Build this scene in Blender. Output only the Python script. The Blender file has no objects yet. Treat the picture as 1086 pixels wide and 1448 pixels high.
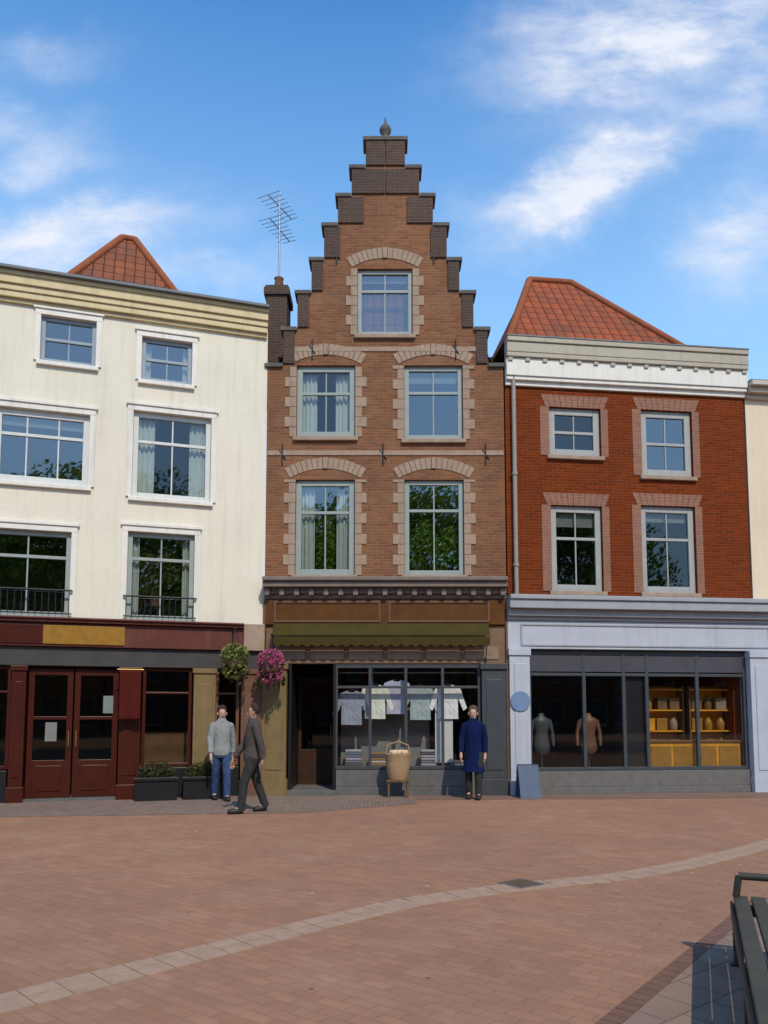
import bpy, math, random
from mathutils import Vector, Matrix
R=math.radians; rnd=random.Random(7)
C=bpy.context.scene; COL=C.collection
# ---------------------------------------------------------------- camera
cam=bpy.data.objects.new('camera',bpy.data.cameras.new('camera')); COL.objects.link(cam)
cam.location=(0,0,1.6); cam.rotation_euler=(R(95),0,0)
cam.data.sensor_fit='VERTICAL'; cam.data.sensor_height=36; cam.data.lens=1088*36/1448
cam.data.shift_y=0.1318; cam.data.clip_end=3000; C.camera=cam
# ---------------------------------------------------------------- light
SUN_EL,SUN_AZ=47,160      # azimuth clockwise from +Y: behind the camera, to the right
EXPOSURE=0.0
C.view_settings.view_transform='Standard'; C.view_settings.look='None'
C.view_settings.gamma=1; C.view_settings.exposure=EXPOSURE
sl=bpy.data.lights.new('sun','SUN'); sl.energy=3.2; sl.angle=R(.55); sl.color=(1,.91,.75)
so=bpy.data.objects.new('sun',sl); COL.objects.link(so)
sd=Vector((math.sin(R(SUN_AZ))*math.cos(R(SUN_EL)),math.cos(R(SUN_AZ))*math.cos(R(SUN_EL)),math.sin(R(SUN_EL))))
so.rotation_euler=sd.to_track_quat('Z','Y').to_euler(); so.location=sd*50

def build_world():
    w=bpy.data.worlds.new('World'); C.world=w; w.use_nodes=True
    nt=w.node_tree; N=nt.nodes; L=nt.links; bg=N['Background']
    def math_(op,a,b=None,c=None):
        n=N.new('ShaderNodeMath'); n.operation=op
        for i,v in enumerate((a,b,c)):
            if v is None: continue
            if isinstance(v,(int,float)): n.inputs[i].default_value=v
            else: L.new(v,n.inputs[i])
        return n.outputs[0]
    sky=N.new('ShaderNodeTexSky'); sky.sky_type='NISHITA'; sky.sun_disc=False
    sky.sun_elevation=R(SUN_EL); sky.sun_rotation=R(SUN_AZ); sky.air_density=1.0; sky.dust_density=.35; sky.ozone_density=2.2
    hs=N.new('ShaderNodeHueSaturation'); hs.inputs['Saturation'].default_value=1.34
    hs.inputs['Value'].default_value=1.98
    L.new(sky.outputs[0],hs.inputs['Color'])
    tc=N.new('ShaderNodeTexCoord'); sp=N.new('ShaderNodeSeparateXYZ'); L.new(tc.outputs['Generated'],sp.inputs[0])
    x,y,z=sp.outputs
    ya=math_('MAXIMUM',math_('ABSOLUTE',y),.05)
    u0=math_('DIVIDE',x,ya); v0=math_('DIVIDE',z,ya)
    cb=N.new('ShaderNodeCombineXYZ'); L.new(u0,cb.inputs[0]); L.new(v0,cb.inputs[1])
    n1=N.new('ShaderNodeTexNoise'); n1.inputs['Scale'].default_value=9; n1.inputs['Detail'].default_value=7; n1.inputs['Roughness'].default_value=.6
    L.new(cb.outputs[0],n1.inputs['Vector'])
    sc=N.new('ShaderNodeSeparateColor'); L.new(n1.outputs['Color'],sc.inputs[0])
    u=math_('ADD',u0,math_('MULTIPLY',math_('SUBTRACT',sc.outputs[0],.5),.16))
    v=math_('ADD',v0,math_('MULTIPLY',math_('SUBTRACT',sc.outputs[1],.5),.13))
    tot=None
    for cx,cy,a,b,g,s in CLOUDS:
        cg,sg=math.cos(R(g)),math.sin(R(g))
        du=math_('SUBTRACT',u,cx); dv=math_('SUBTRACT',v,cy)
        p=math_('DIVIDE',math_('ADD',math_('MULTIPLY',du,cg),math_('MULTIPLY',dv,sg)),a*1.25)
        q=math_('DIVIDE',math_('SUBTRACT',math_('MULTIPLY',dv,cg),math_('MULTIPLY',du,sg)),b*1.35)
        r2=math_('ADD',math_('MULTIPLY',p,p),math_('MULTIPLY',q,q))
        m=math_('MULTIPLY',math_('EXPONENT',math_('MULTIPLY',r2,-.9)),s)
        tot=m if tot is None else math_('SUBTRACT',1,math_('MULTIPLY',math_('SUBTRACT',1,tot),math_('SUBTRACT',1,m)))
    n2=N.new('ShaderNodeTexNoise'); n2.inputs['Scale'].default_value=7; n2.inputs['Detail'].default_value=9; n2.inputs['Roughness'].default_value=.62
    mp=N.new('ShaderNodeMapping'); mp.inputs['Rotation'].default_value=(0,0,R(-28)); mp.inputs['Scale'].default_value=(1,2.4,1)
    L.new(cb.outputs[0],mp.inputs[0]); L.new(mp.outputs[0],n2.inputs['Vector'])
    mr=N.new('ShaderNodeMapRange'); mr.inputs[1].default_value=.3; mr.inputs[2].default_value=.68; L.new(n2.outputs[0],mr.inputs[0])
    mask=math_('MULTIPLY',math_('MINIMUM',math_('MULTIPLY',tot,1.35),1),math_('ADD',math_('MULTIPLY',mr.outputs[0],.95),.22))
    # thin pale veil growing towards the horizon
    veil=math_('MULTIPLY',math_('SUBTRACT',1,math_('SMOOTH_MIN',math_('DIVIDE',math_('MAXIMUM',z,0),.75),1,.05)),1.2)
    mk=math_('MAXIMUM',math_('MINIMUM',mask,.97),0)
    mx0=N.new('ShaderNodeMix'); mx0.data_type='RGBA'; L.new(veil,mx0.inputs[0]); L.new(hs.outputs[0],mx0.inputs[6]); mx0.inputs[7].default_value=SKY_VEIL
    mx=N.new('ShaderNodeMix'); mx.data_type='RGBA'; L.new(mk,mx.inputs[0]); L.new(mx0.outputs[2],mx.inputs[6])
    mx.inputs[7].default_value=CLOUD_COL
    L.new(mx.outputs[2],bg.inputs[0]); bg.inputs[1].default_value=SKY_STR
SKY_STR=.13
CLOUD_COL=(6.6,6.9,7.7,1)
SKY_VEIL=(4.0,6.6,9.3,1)
CLOUDS=[(0.359,0.945,0.098,0.05,28,1.0),(0.288,0.895,0.06,0.022,20,0.55),(0.444,0.97,0.089,0.03,15,0.6),(0.215,0.938,0.045,0.059,0,0.25),(0.319,0.764,0.083,0.03,28,1.0),(0.24,0.702,0.073,0.025,38,0.8),(0.40,0.80,0.07,0.02,12,0.25),(0.512,0.884,0.039,0.069,0,0.5),(0.49,0.641,0.068,0.044,20,0.6),(0.177,0.697,0.058,0.019,10,0.35),(-0.478,0.916,0.06,0.02,10,0.25),(-0.53,0.811,0.03,0.07,80,0.35),(-0.491,0.754,0.065,0.022,0,0.4),(-0.419,0.661,0.116,0.025,8,0.75),(-0.51,0.62,0.058,0.025,0,0.9),(-0.273,0.6,0.116,0.021,0,0.35),(0.175,0.895,0.059,0.049,0,0.15)]
build_world()

# ---------------------------------------------------------------- helpers
class MB:
    def __init__(s): s.v=[]; s.f=[]; s.sm=[]
    def add(s,v,f,smooth=False):
        o=len(s.v); s.v+= [tuple(p) for p in v]
        for q in f: s.f.append(tuple(i+o for i in q)); s.sm.append(smooth)
        return s
    def box(s,x0,x1,y0,y1,z0,z1):
        v=[(x,y,z) for x in (x0,x1) for y in (y0,y1) for z in (z0,z1)]
        return s.add(v,[(0,1,3,2),(4,6,7,5),(0,4,5,1),(2,3,7,6),(0,2,6,4),(1,5,7,3)])
    def tube(s,p0,p1,r0,r1=None,n=10,cap=True,smooth=True):
        r1=r0 if r1 is None else r1
        p0=Vector(p0); p1=Vector(p1); d=(p1-p0).normalized()
        a=d.orthogonal().normalized(); b=d.cross(a)
        v=[p0+(a*math.cos(t)+b*math.sin(t))*r0 for t in [6.28318*i/n for i in range(n)]]
        v+=[p1+(a*math.cos(t)+b*math.sin(t))*r1 for t in [6.28318*i/n for i in range(n)]]
        s.add(v,[(i,(i+1)%n,n+(i+1)%n,n+i) for i in range(n)],smooth)
        if cap: s.add(v,[tuple(range(n))[::-1],tuple(range(n,2*n))])
        return s
    def lathe(s,prof,n=20,c=(0,0),smooth=True):
        v=[(c[0]+r*math.cos(6.28318*i/n),c[1]+r*math.sin(6.28318*i/n),z) for r,z in prof for i in range(n)]
        f=[(k*n+i,k*n+(i+1)%n,(k+1)*n+(i+1)%n,(k+1)*n+i) for k in range(len(prof)-1) for i in range(n)]
        s.add(v,f,smooth); s.add([v[i] for i in range(n)],[tuple(range(n))[::-1]]); s.add(v[-n:],[tuple(range(n))]); return s
    def prism(s,poly,y0,y1):       # poly in x,z
        n=len(poly); v=[(x,y0,z) for x,z in poly]+[(x,y1,z) for x,z in poly]
        s.add(v,[(i,(i+1)%n,n+(i+1)%n,n+i) for i in range(n)]); return s.add(v,[tuple(range(n)),tuple(range(n,2*n))[::-1]])
    def prismx(s,poly,x0,x1):      # poly in y,z
        n=len(poly); v=[(x0,y,z) for y,z in poly]+[(x1,y,z) for y,z in poly]
        s.add(v,[(i,(i+1)%n,n+(i+1)%n,n+i) for i in range(n)]); return s.add(v,[tuple(range(n))[::-1],tuple(range(n,2*n))])
    def build(s,name,mat=None,parent=None,bev=0,loc=None,label=None):
        m=bpy.data.meshes.new(name); m.from_pydata(s.v,[],s.f); m.validate()
        if len(m.polygons)==len(s.sm): m.polygons.foreach_set('use_smooth',s.sm)
        import bmesh
        bm=bmesh.new(); bm.from_mesh(m); bmesh.ops.recalc_face_normals(bm,faces=bm.faces); bm.to_mesh(m); bm.free()
        if mat: m.materials.append(mat)
        o=bpy.data.objects.new(name,m); COL.objects.link(o)
        if parent: o.parent=parent
        if loc: o.location=loc
        if bev:
            b=o.modifiers.new('bevel','BEVEL'); b.width=bev; b.segments=2; b.limit_method='ANGLE'; b.angle_limit=R(40)
        if label: o['label']=label
        return o
def tag(o,label=None,cat=None,group=None,kind=None):
    if label:o['label']=label
    if cat:o['category']=cat
    if group:o['group']=group
    if kind:o['kind']=kind
    return o
def thing(name,label,cat,loc=(0,0,0),rz=0,group=None):
    o=bpy.data.objects.new(name,None); COL.objects.link(o); o.location=loc; o.rotation_euler=(0,0,R(rz)); o.empty_display_size=.2
    return tag(o,label,cat,group)
def copy_tree(o,parent=None):
    c=o.copy(); COL.objects.link(c); c.parent=parent
    for ch in [q for q in list(COL.objects) if q.parent==o]: copy_tree(ch,c)
    return c

# ---------------------------------------------------------------- materials
def nmat(name):
    m=bpy.data.materials.new(name); m.use_nodes=True; nt=m.node_tree
    return m,nt.nodes,nt.links,nt.nodes['Principled BSDF']
def mixc(N,L,fac,a,b,mode='MIX'):
    n=N.new('ShaderNodeMix'); n.data_type='RGBA'; n.blend_type=mode
    for i,v in ((0,fac),(6,a),(7,b)):
        if isinstance(v,(int,float)): n.inputs[i].default_value=v
        elif isinstance(v,(tuple,list)): n.inputs[i].default_value=tuple(v)+((1,) if len(v)==3 else ())
        else: L.new(v,n.inputs[i])
    return n.outputs[2]
def noise(N,L,vec,scale,detail=4,rough=.55,lo=.3,hi=.7):
    n=N.new('ShaderNodeTexNoise'); n.inputs['Scale'].default_value=scale; n.inputs['Detail'].default_value=detail; n.inputs['Roughness'].default_value=rough
    L.new(vec,n.inputs['Vector']); r=N.new('ShaderNodeMapRange'); r.inputs[1].default_value=lo; r.inputs[2].default_value=hi; L.new(n.outputs[0],r.inputs[0]); return r.outputs[0]
def bump(N,L,P,h,strength=.3,dist=.01):
    b=N.new('ShaderNodeBump'); b.inputs['Strength'].default_value=strength; b.inputs['Distance'].default_value=dist
    L.new(h,b.inputs['Height']); L.new(b.outputs[0],P.inputs['Normal'])
_pc={}
def paint(name,col,rough=.5,var=.18,scale=3,metal=0,bmp=.1,stain=None,coat=0):
    if name in _pc: return _pc[name]
    m,N,L,P=nmat(name); tc=N.new('ShaderNodeTexCoord'); v=tc.outputs['Object']
    a=noise(N,L,v,scale,6,.6); b=noise(N,L,v,scale*14,3,.6)
    d=tuple(c*(1-var) for c in col); h=tuple(min(1,c*(1+var*.6)) for c in col)
    c=mixc(N,L,a,d,h); c=mixc(N,L,.25,c,mixc(N,L,b,d,h))
    if stain:
        mp=N.new('ShaderNodeMapping'); mp.inputs['Scale'].default_value=(5,5,.35); L.new(v,mp.inputs[0])
        c=mixc(N,L,math_mul(N,L,noise(N,L,mp.outputs[0],1.3,7,.65,.5,.8),stain[1]),c,stain[0])
    L.new(c,P.inputs['Base Color']); P.inputs['Roughness'].default_value=rough; P.inputs['Metallic'].default_value=metal; P.inputs['Specular IOR Level'].default_value=.15 if rough>.65 else .32
    if coat: P.inputs['Coat Weight'].default_value=coat
    if bmp: bump(N,L,P,b,bmp,.01)
    _pc[name]=m; return m
def cloth(name,col):
    m,N,L,P=nmat(name); tc=N.new('ShaderNodeTexCoord'); mp=N.new('ShaderNodeMapping'); mp.inputs['Scale'].default_value=(1,1,.55); L.new(tc.outputs['Object'],mp.inputs[0])
    f=noise(N,L,mp.outputs[0],11,3,.5,.3,.7); L.new(mixc(N,L,f,tuple(k*.92 for k in col),tuple(k*1.06 for k in col)),P.inputs['Base Color'])
    P.inputs['Roughness'].default_value=.95; P.inputs['Specular IOR Level'].default_value=.1; bump(N,L,P,f,.6,.03); return m
def math_mul(N,L,a,b):
    n=N.new('ShaderNodeMath'); n.operation='MULTIPLY'; L.new(a,n.inputs[0]); n.inputs[1].default_value=b; return n.outputs[0]
def brick(name,c1,c2,mortar,w=.215,h=.062,mo=.010,stain=(.05,.04,.035),stf=.35,pale=None,ground=False,rot=0,bm=.5,hue=None):
    m,N,L,P=nmat(name); tc=N.new('ShaderNodeTexCoord')
    if ground:
        mp=N.new('ShaderNodeMapping'); mp.inputs['Rotation'].default_value=(0,0,R(rot)); L.new(tc.outputs['Object'],mp.inputs[0]); vec=mp.outputs[0]
    else:
        sp=N.new('ShaderNodeSeparateXYZ'); L.new(tc.outputs['Object'],sp.inputs[0])
        ad=N.new('ShaderNodeMath'); L.new(sp.outputs[0],ad.inputs[0]); L.new(sp.outputs[1],ad.inputs[1])
        cb=N.new('ShaderNodeCombineXYZ'); L.new(ad.outputs[0],cb.inputs[0]); L.new(sp.outputs[2],cb.inputs[1]); vec=cb.outputs[0]
    # slight waviness of the courses
    nz=N.new('ShaderNodeTexNoise'); nz.inputs['Scale'].default_value=1.2 if not ground else 2; L.new(vec,nz.inputs['Vector'])
    va=N.new('ShaderNodeVectorMath'); va.operation='MULTIPLY_ADD'; L.new(nz.outputs['Color'],va.inputs[0]); va.inputs[1].default_value=(.03,.03,0); L.new(vec,va.inputs[2])
    b=N.new('ShaderNodeTexBrick'); b.inputs['Scale'].default_value=1; b.inputs['Brick Width'].default_value=w; b.inputs['Row Height'].default_value=h
    b.inputs['Mortar Size'].default_value=mo; b.inputs['Mortar Smooth'].default_value=.3; b.inputs['Bias'].default_value=0
    b.inputs['Color1'].default_value=(*c1,1); b.inputs['Color2'].default_value=(*c2,1); b.inputs['Mortar'].default_value=(*mortar,1)
    L.new(va.outputs[0],b.inputs['Vector'])
    # second, coarser random brick tone: cell noise on the same grid
    n1=noise(N,L,tc.outputs['Object'],.55,6,.6,.3,.72); n2=noise(N,L,tc.outputs['Object'],14 if not ground else 5,3,.6,.3,.7)
    c=mixc(N,L,math_mul(N,L,n2,.35),b.outputs['Color'],tuple(k*.55 for k in c1))
    c=mixc(N,L,math_mul(N,L,n1,stf),c,stain)
    if pale:
        n3=noise(N,L,tc.outputs['Object'],1.4,5,.6,.5,.75); c=mixc(N,L,math_mul(N,L,n3,pale[1]),c,pale[0])
    if ground:
        for sc_,th_,colr,f_ in ((3.2,.055,(.07,.055,.048),.75),(2.1,.045,(.55,.48,.42),.5)):
            vo=N.new('ShaderNodeTexVoronoi'); vo.inputs['Scale'].default_value=sc_; L.new(tc.outputs['Object'],vo.inputs['Vector'])
            lt=N.new('ShaderNodeMath'); lt.operation='LESS_THAN'; L.new(vo.outputs['Distance'],lt.inputs[0]); lt.inputs[1].default_value=th_
            se=N.new('ShaderNodeSeparateColor'); L.new(vo.outputs['Color'],se.inputs[0]); g2=N.new('ShaderNodeMath'); g2.operation='GREATER_THAN'; g2.inputs[1].default_value=.55; L.new(se.outputs[0],g2.inputs[0])
            m2=N.new('ShaderNodeMath'); m2.operation='MULTIPLY'; L.new(lt.outputs[0],m2.inputs[0]); L.new(g2.outputs[0],m2.inputs[1]); c=mixc(N,L,math_mul(N,L,m2.outputs[0],f_),c,colr)
        c=mixc(N,L,math_mul(N,L,noise(N,L,tc.outputs['Object'],.16,8,.65,.45,.75),.4),c,(.20,.115,.08))
    L.new(c,P.inputs['Base Color']); P.inputs['Roughness'].default_value=.9; P.inputs['Specular IOR Level'].default_value=.12
    ds=N.new('ShaderNodeMath'); ds.operation='MULTIPLY_ADD'; L.new(b.outputs['Fac'],ds.inputs[0]); ds.inputs[1].default_value=-1; L.new(math_mul(N,L,n2,.35),ds.inputs[2])
    bump(N,L,P,ds.outputs[0],bm,.012)
    return m
def tiles(name,c1,c2):
    m,N,L,P=nmat(name); tc=N.new('ShaderNodeTexCoord'); v=tc.outputs['UV']
    b=N.new('ShaderNodeTexBrick'); b.offset=0; b.inputs['Scale'].default_value=1; b.inputs['Brick Width'].default_value=.23; b.inputs['Row Height'].default_value=.3; b.inputs['Mortar Size'].default_value=.018; b.inputs['Mortar Smooth'].default_value=1
    b.inputs['Color1'].default_value=(*c1,1); b.inputs['Color2'].default_value=(*c2,1); b.inputs['Mortar'].default_value=tuple(k*.3 for k in c1)+(1,)
    L.new(v,b.inputs['Vector']); n=noise(N,L,tc.outputs['Object'],1.2,6,.65,.35,.75)
    c=mixc(N,L,math_mul(N,L,n,.55),b.outputs['Color'],(.09,.06,.045)); L.new(c,P.inputs['Base Color']); P.inputs['Roughness'].default_value=.8; P.inputs['Specular IOR Level'].default_value=.2
    wv=N.new('ShaderNodeTexWave'); wv.bands_direction='X'; wv.inputs['Scale'].default_value=.314/.23*1.0; L.new(v,wv.inputs['Vector'])
    ad=N.new('ShaderNodeMath'); ad.operation='SUBTRACT'; L.new(wv.outputs['Fac'],ad.inputs[0]); L.new(b.outputs['Fac'],ad.inputs[1]); bump(N,L,P,ad.outputs[0],.8,.03)
    return m
def glass(name,refl=.18,tint=(.75,.8,.8),wav=.14):
    m=bpy.data.materials.new(name); m.use_nodes=True; N=m.node_tree.nodes; L=m.node_tree.links; N.clear(); m.use_transparent_shadow=True
    o=N.new('ShaderNodeOutputMaterial'); mx=N.new('ShaderNodeMixShader'); t=N.new('ShaderNodeBsdfTransparent'); t.inputs[0].default_value=(*tint,1)
    g=N.new('ShaderNodeBsdfGlossy'); g.inputs['Roughness'].default_value=.015; g.inputs[0].default_value=(.95,.97,1,1)
    lw=N.new('ShaderNodeLayerWeight'); lw.inputs[0].default_value=.5; pw=N.new('ShaderNodeMath'); pw.operation='POWER'; pw.inputs[1].default_value=5; L.new(lw.outputs['Facing'],pw.inputs[0])
    mr=N.new('ShaderNodeMapRange'); mr.inputs[3].default_value=refl; mr.inputs[4].default_value=1; L.new(pw.outputs[0],mr.inputs[0])
    tc=N.new('ShaderNodeTexCoord'); nz=N.new('ShaderNodeTexNoise'); nz.inputs['Scale'].default_value=1.6; nz.inputs['Detail'].default_value=.5; L.new(tc.outputs['Object'],nz.inputs[0])
    b=N.new('ShaderNodeBump'); b.inputs['Strength'].default_value=wav; b.inputs['Distance'].default_value=.02; L.new(nz.outputs[0],b.inputs['Height']); L.new(b.outputs[0],g.inputs['Normal'])
    L.new(mr.outputs[0],mx.inputs[0]); L.new(t.outputs[0],mx.inputs[1]); L.new(g.outputs[0],mx.inputs[2]); L.new(mx.outputs[0],o.inputs[0]); return m
def leafmat(name,c1,c2):
    m,N,L,P=nmat(name); oi=N.new('ShaderNodeTexCoord'); n=noise(N,L,oi.outputs['Object'],9,4,.7,.3,.7)
    L.new(mixc(N,L,n,c1,c2),P.inputs['Base Color']); P.inputs['Roughness'].default_value=.6
    tr=N.new('ShaderNodeBsdfTranslucent'); L.new(mixc(N,L,n,c1,tuple(min(1,k*1.5) for k in c2)),tr.inputs[0]); ms=N.new('ShaderNodeMixShader'); ms.inputs[0].default_value=.45
    L.new(P.outputs[0],ms.inputs[1]); L.new(tr.outputs[0],ms.inputs[2]); L.new(ms.outputs[0],N['Material Output'].inputs[0]); return m
M=dict(
 brick_c=brick('weathered_brown_brick',(.325,.130,.056),(.205,.080,.037),(.26,.155,.095),stf=.38,pale=((.33,.21,.13),.3)),
 brick_r=brick('deep_red_brick',(.235,.036,.002),(.145,.021,.001),(.19,.075,.035),stf=.32,mo=.008,stain=(.08,.025,.012)),
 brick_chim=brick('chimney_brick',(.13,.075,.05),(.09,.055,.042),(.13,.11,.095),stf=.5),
 cream=paint('cream_stucco',(.74,.68,.545),.85,.08,.8,bmp=.2,stain=((.40,.35,.27),.38)),
 beige=paint('beige_stucco',(.74,.61,.44),.85,.08,.9,bmp=.1,stain=((.35,.29,.2),.3)),
 stone=paint('pale_sandstone',(.37,.265,.19),.85,.2,5,bmp=.3,stain=((.12,.10,.08),.4)),
 cap=paint('dark_weathered_coping',(.13,.115,.10),.8,.35,4,bmp=.3),
 white=paint('white_frame_paint',(.62,.62,.58),.4,.08,4,bmp=.03,stain=((.3,.29,.25),.25)),
 greyframe=paint('grey_green_frame_paint',(.30,.34,.31),.4,.1,4,bmp=.03),
 cornw=paint('white_cornice_paint',(.74,.70,.62),.5,.08,3,bmp=.03,stain=((.25,.22,.18),.4)),
 corntan=paint('tan_gutter_paint',(.42,.37,.28),.5,.12,3,bmp=.03,stain=((.17,.15,.1),.4)),
 cornol=paint('ochre_cornice_paint',(.62,.50,.28),.55,.14,3,bmp=.04,stain=((.2,.17,.1),.4)),
 cornb=paint('brown_grey_cornice_paint',(.185,.145,.118),.6,.25,3,bmp=.1,stain=((.3,.26,.22),.3)),
 fasc=paint('dark_brown_fascia_wood',(.105,.036,.002),.45,.3,4,bmp=.08,stain=((.03,.02,.01),.4)),
 awn=paint('olive_awning_canvas',(.056,.044,.010),.9,.2,5,bmp=.2),
 brownp=paint('reddish_brown_paint',(.15,.075,.045),.5,.2,4,bmp=.05),
 ochre=paint('ochre_wood_pilaster',(.20,.135,.055),.55,.25,5,bmp=.1,stain=((.07,.045,.02),.4)),
 slate=paint('slate_grey_paint',(.055,.062,.068),.45,.2,4,bmp=.04),
 maroon=paint('maroon_paint',(.058,.010,.005),.35,.25,4,bmp=.03),
 maroonl=paint('faded_maroon_paint',(.115,.030,.020),.45,.2,4,bmp=.03,stain=((.25,.14,.12),.3)),
 gold=paint('gold_paint',(.30,.15,.02),.4,.25,9,bmp=.1),
 darkred=paint('crimson_cloth',(.075,.008,.005),.8,.2,6,bmp=.1),
 palegrey=paint('pale_blue_grey_paint',(.44,.465,.52),.45,.08,3,bmp=.02,stain=((.22,.23,.25),.35)),
 greystone=paint('grey_plinth_stone',(.13,.125,.12),.7,.25,6,bmp=.2),
 black=paint('black_paint',(.014,.014,.015),.4,.2,5,bmp=.03),
 darkmetal=paint('dark_metal',(.04,.042,.045),.45,.2,6,metal=.6,bmp=.05),
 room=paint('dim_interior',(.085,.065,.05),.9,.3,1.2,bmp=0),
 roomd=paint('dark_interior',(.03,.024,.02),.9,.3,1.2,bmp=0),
 lead=paint('roof_lead',(.16,.17,.18),.6,.2,4,bmp=.1),
 curtain=paint('net_curtain',(.52,.54,.48),.9,.1,6,bmp=.1),
 curtaing=paint('grey_blind',(.20,.20,.185),.9,.12,6,bmp=.1),
 tile_r=tiles('orange_red_tiles',(.37,.085,.026),(.26,.065,.028)),
 tile_b=tiles('brown_red_tiles',(.28,.085,.038),(.20,.068,.032)),
 glass=glass('window_glass',.20), glass_dim=glass('dim_window_glass',.09), glass_s=glass('shop_glass',.06,(.9,.9,.9),.04), glass_d=glass('dark_shop_glass',.05,(.7,.7,.7),.05),
 wood=paint('warm_orange_wood',(.62,.28,.015),.5,.3,5,bmp=.05), wood2=paint('brown_wood',(.15,.08,.03),.55,.3,5,bmp=.05),
 leaf=leafmat('tree_leaves',(.08,.15,.012),(.17,.24,.02)), leafd=leafmat('planter_leaves',(.035,.045,.012),(.10,.095,.03)),
 leafp=leafmat('houseplant_leaves',(.10,.19,.012),(.20,.30,.02)), leafo=leafmat('olive_leaves',(.09,.085,.012),(.17,.15,.02)), leafy=leafmat('yellow_green_leaves',(.16,.19,.035),(.34,.34,.10)), bark=paint('bark',(.09,.07,.05),.9,.3,8,bmp=.5),
 pink=leafmat('pink_petals',(.42,.06,.17),(.62,.17,.30)), basket=paint('basket_fibre',(.07,.045,.025),.9,.3,12,bmp=.4),
)
# ---------------------------------------------------------------- ground
def ground():
    g=brick('ground_clinker_brick',(.425,.212,.122),(.345,.168,.096),(.30,.18,.125),w=.205,h=.098,mo=.006,stain=(.21,.125,.085),stf=.5,pale=((.42,.27,.175),.35),ground=True,rot=37,bm=.6)
    o=MB().add([(-90,-60,0),(90,-60,0),(90,120,0),(-90,120,0)],[(0,1,2,3)]).build('ground',g); tag(o,kind='structure')
    # pale gutter strip, laid as individual stones along a gently bent line
    path=[(-6.2,.9),(-3.4,3.15),(-2.03,4.51),(-1.56,4.98),(-1.14,5.41),(-.54,6.01),(.22,6.76),(1.2,7.3),(2.34,7.75),(3.2,8.35),(4.1,9.1),(5.5,10.4),(7.5,12.4)]
    pts=[]; 
    for a,b in zip(path,path[1:]):
        n=max(1,int(math.dist(a,b)/.2)); pts+=[(a[0]+(b[0]-a[0])*i/n,a[1]+(b[1]-a[1])*i/n) for i in range(n)]
    for k in range(3): pts=[pts[0]]+[((p[0]+2*q[0]+r[0])/4,(p[1]+2*q[1]+r[1])/4) for p,q,r in zip(pts,pts[1:],pts[2:])]+[pts[-1]]
    mb=MB()
    for (x0,y0),(x1,y1) in zip(pts,pts[1:]):
        dx,dy=x1-x0,y1-y0; l=math.hypot(dx,dy); nx,ny=-dy/l,dx/l; g_=.004
        for w0,w1 in ((-.15,-.003),(.003,.15)):
            j=rnd.uniform(-.0015,.0015); z=.006+j
            ax,ay=x0+dx/l*g_,y0+dy/l*g_; bx,by=x1-dx/l*g_,y1-dy/l*g_
            v=[(ax+nx*w0,ay+ny*w0),(bx+nx*w0,by+ny*w0),(bx+nx*w1,by+ny*w1),(ax+nx*w1,ay+ny*w1)]
            mb.add([(*p,-.02) for p in v]+[(*p,z) for p in v],[(0,1,2,3),(4,5,6,7),(0,1,5,4),(1,2,6,5),(2,3,7,6),(3,0,4,7)])
    o=mb.build('gutter_strip',paint('pale_gutter_stone',(.39,.255,.175),.85,.22,7,bmp=.3)); tag(o,kind='structure')
    # dark diagonal line of small blocks, and grey paved corner by the bench
    a,b=Vector((.2,2.9)),Vector((3.3,6.9)); d=(b-a).normalized(); nn=Vector((-d.y,d.x))
    mb=MB(); L_=(b-a).length; t=0
    while t<L_:
        p=a+d*(t+.004); q=a+d*(min(t+.1,L_)-.004); z=.005+rnd.uniform(-.001,.001)
        v=[p-nn*.055,q-nn*.055,q+nn*.055,p+nn*.055]; mb.add([(*w,-.02) for w in v]+[(*w,z) for w in v],[(4,5,6,7),(0,1,5,4),(1,2,6,5),(2,3,7,6),(3,0,4,7)]); t+=.1
    o=mb.build('dark_strip',paint('dark_strip_blocks',(.19,.10,.07),.85,.25,7,bmp=.3)); tag(o,kind='structure')
    gp=brick('grey_paving',(.34,.22,.155),(.28,.18,.13),(.15,.11,.08),w=.3,h=.3,mo=.008,stain=(.13,.11,.1),stf=.35,ground=True,rot=-38,bm=.3)
    c=[a-nn*.058,b-nn*.058,b-nn*3.5,a-nn*3.5]
    o=MB().add([(*w,.004) for w in c],[(0,1,2,3)]).build('grey_paving',gp); tag(o,kind='structure')
    # pavement along the left-hand fronts
    pv=brick('pavement_clinker',(.29,.205,.155),(.22,.155,.12),(.13,.10,.085),w=.21,h=.07,mo=.006,stain=(.12,.09,.075),stf=.4,ground=True,rot=90,bm=.3)
    o=MB().add([(-20,10.0,.004),(-12,11.0,.004),(-5.9,12.2,.004),(-1.3,12.7,.004),(.6,14.0,.004),(.6,16.5,.004),(-20,16.5,.004)],[tuple(range(7))]).build('pavement',pv); tag(o,kind='structure')
    pv2=brick('doorstep_paving',(.26,.155,.115),(.21,.12,.09),(.16,.12,.1),w=.21,h=.07,mo=.006,stain=(.14,.1,.08),stf=.4,ground=True,rot=90,bm=.3)
    o=MB().add([(.604,14.6,.004),(12,15.2,.004),(14,17.5,.004),(.604,17.5,.004)],[(0,1,2,3)]).build('pavement',pv2); tag(o,kind='structure')
ground()
M['rust']=paint('rusty_iron',(.13,.085,.06),.8,.3,9)
def drain(loc,rz,label):
    t=thing('drain_cover',label,'drain cover',loc,rz)
    mb=MB().box(-.16,.16,-.16,.16,-.02,.008)
    mb.build('frame',M['greystone'],t); mb=MB()
    for i in range(7): mb.box(-.125,.125,-.125+i*.038,-.105+i*.038,.0,.013)
    mb.build('grate',M['rust'],t)
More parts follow.
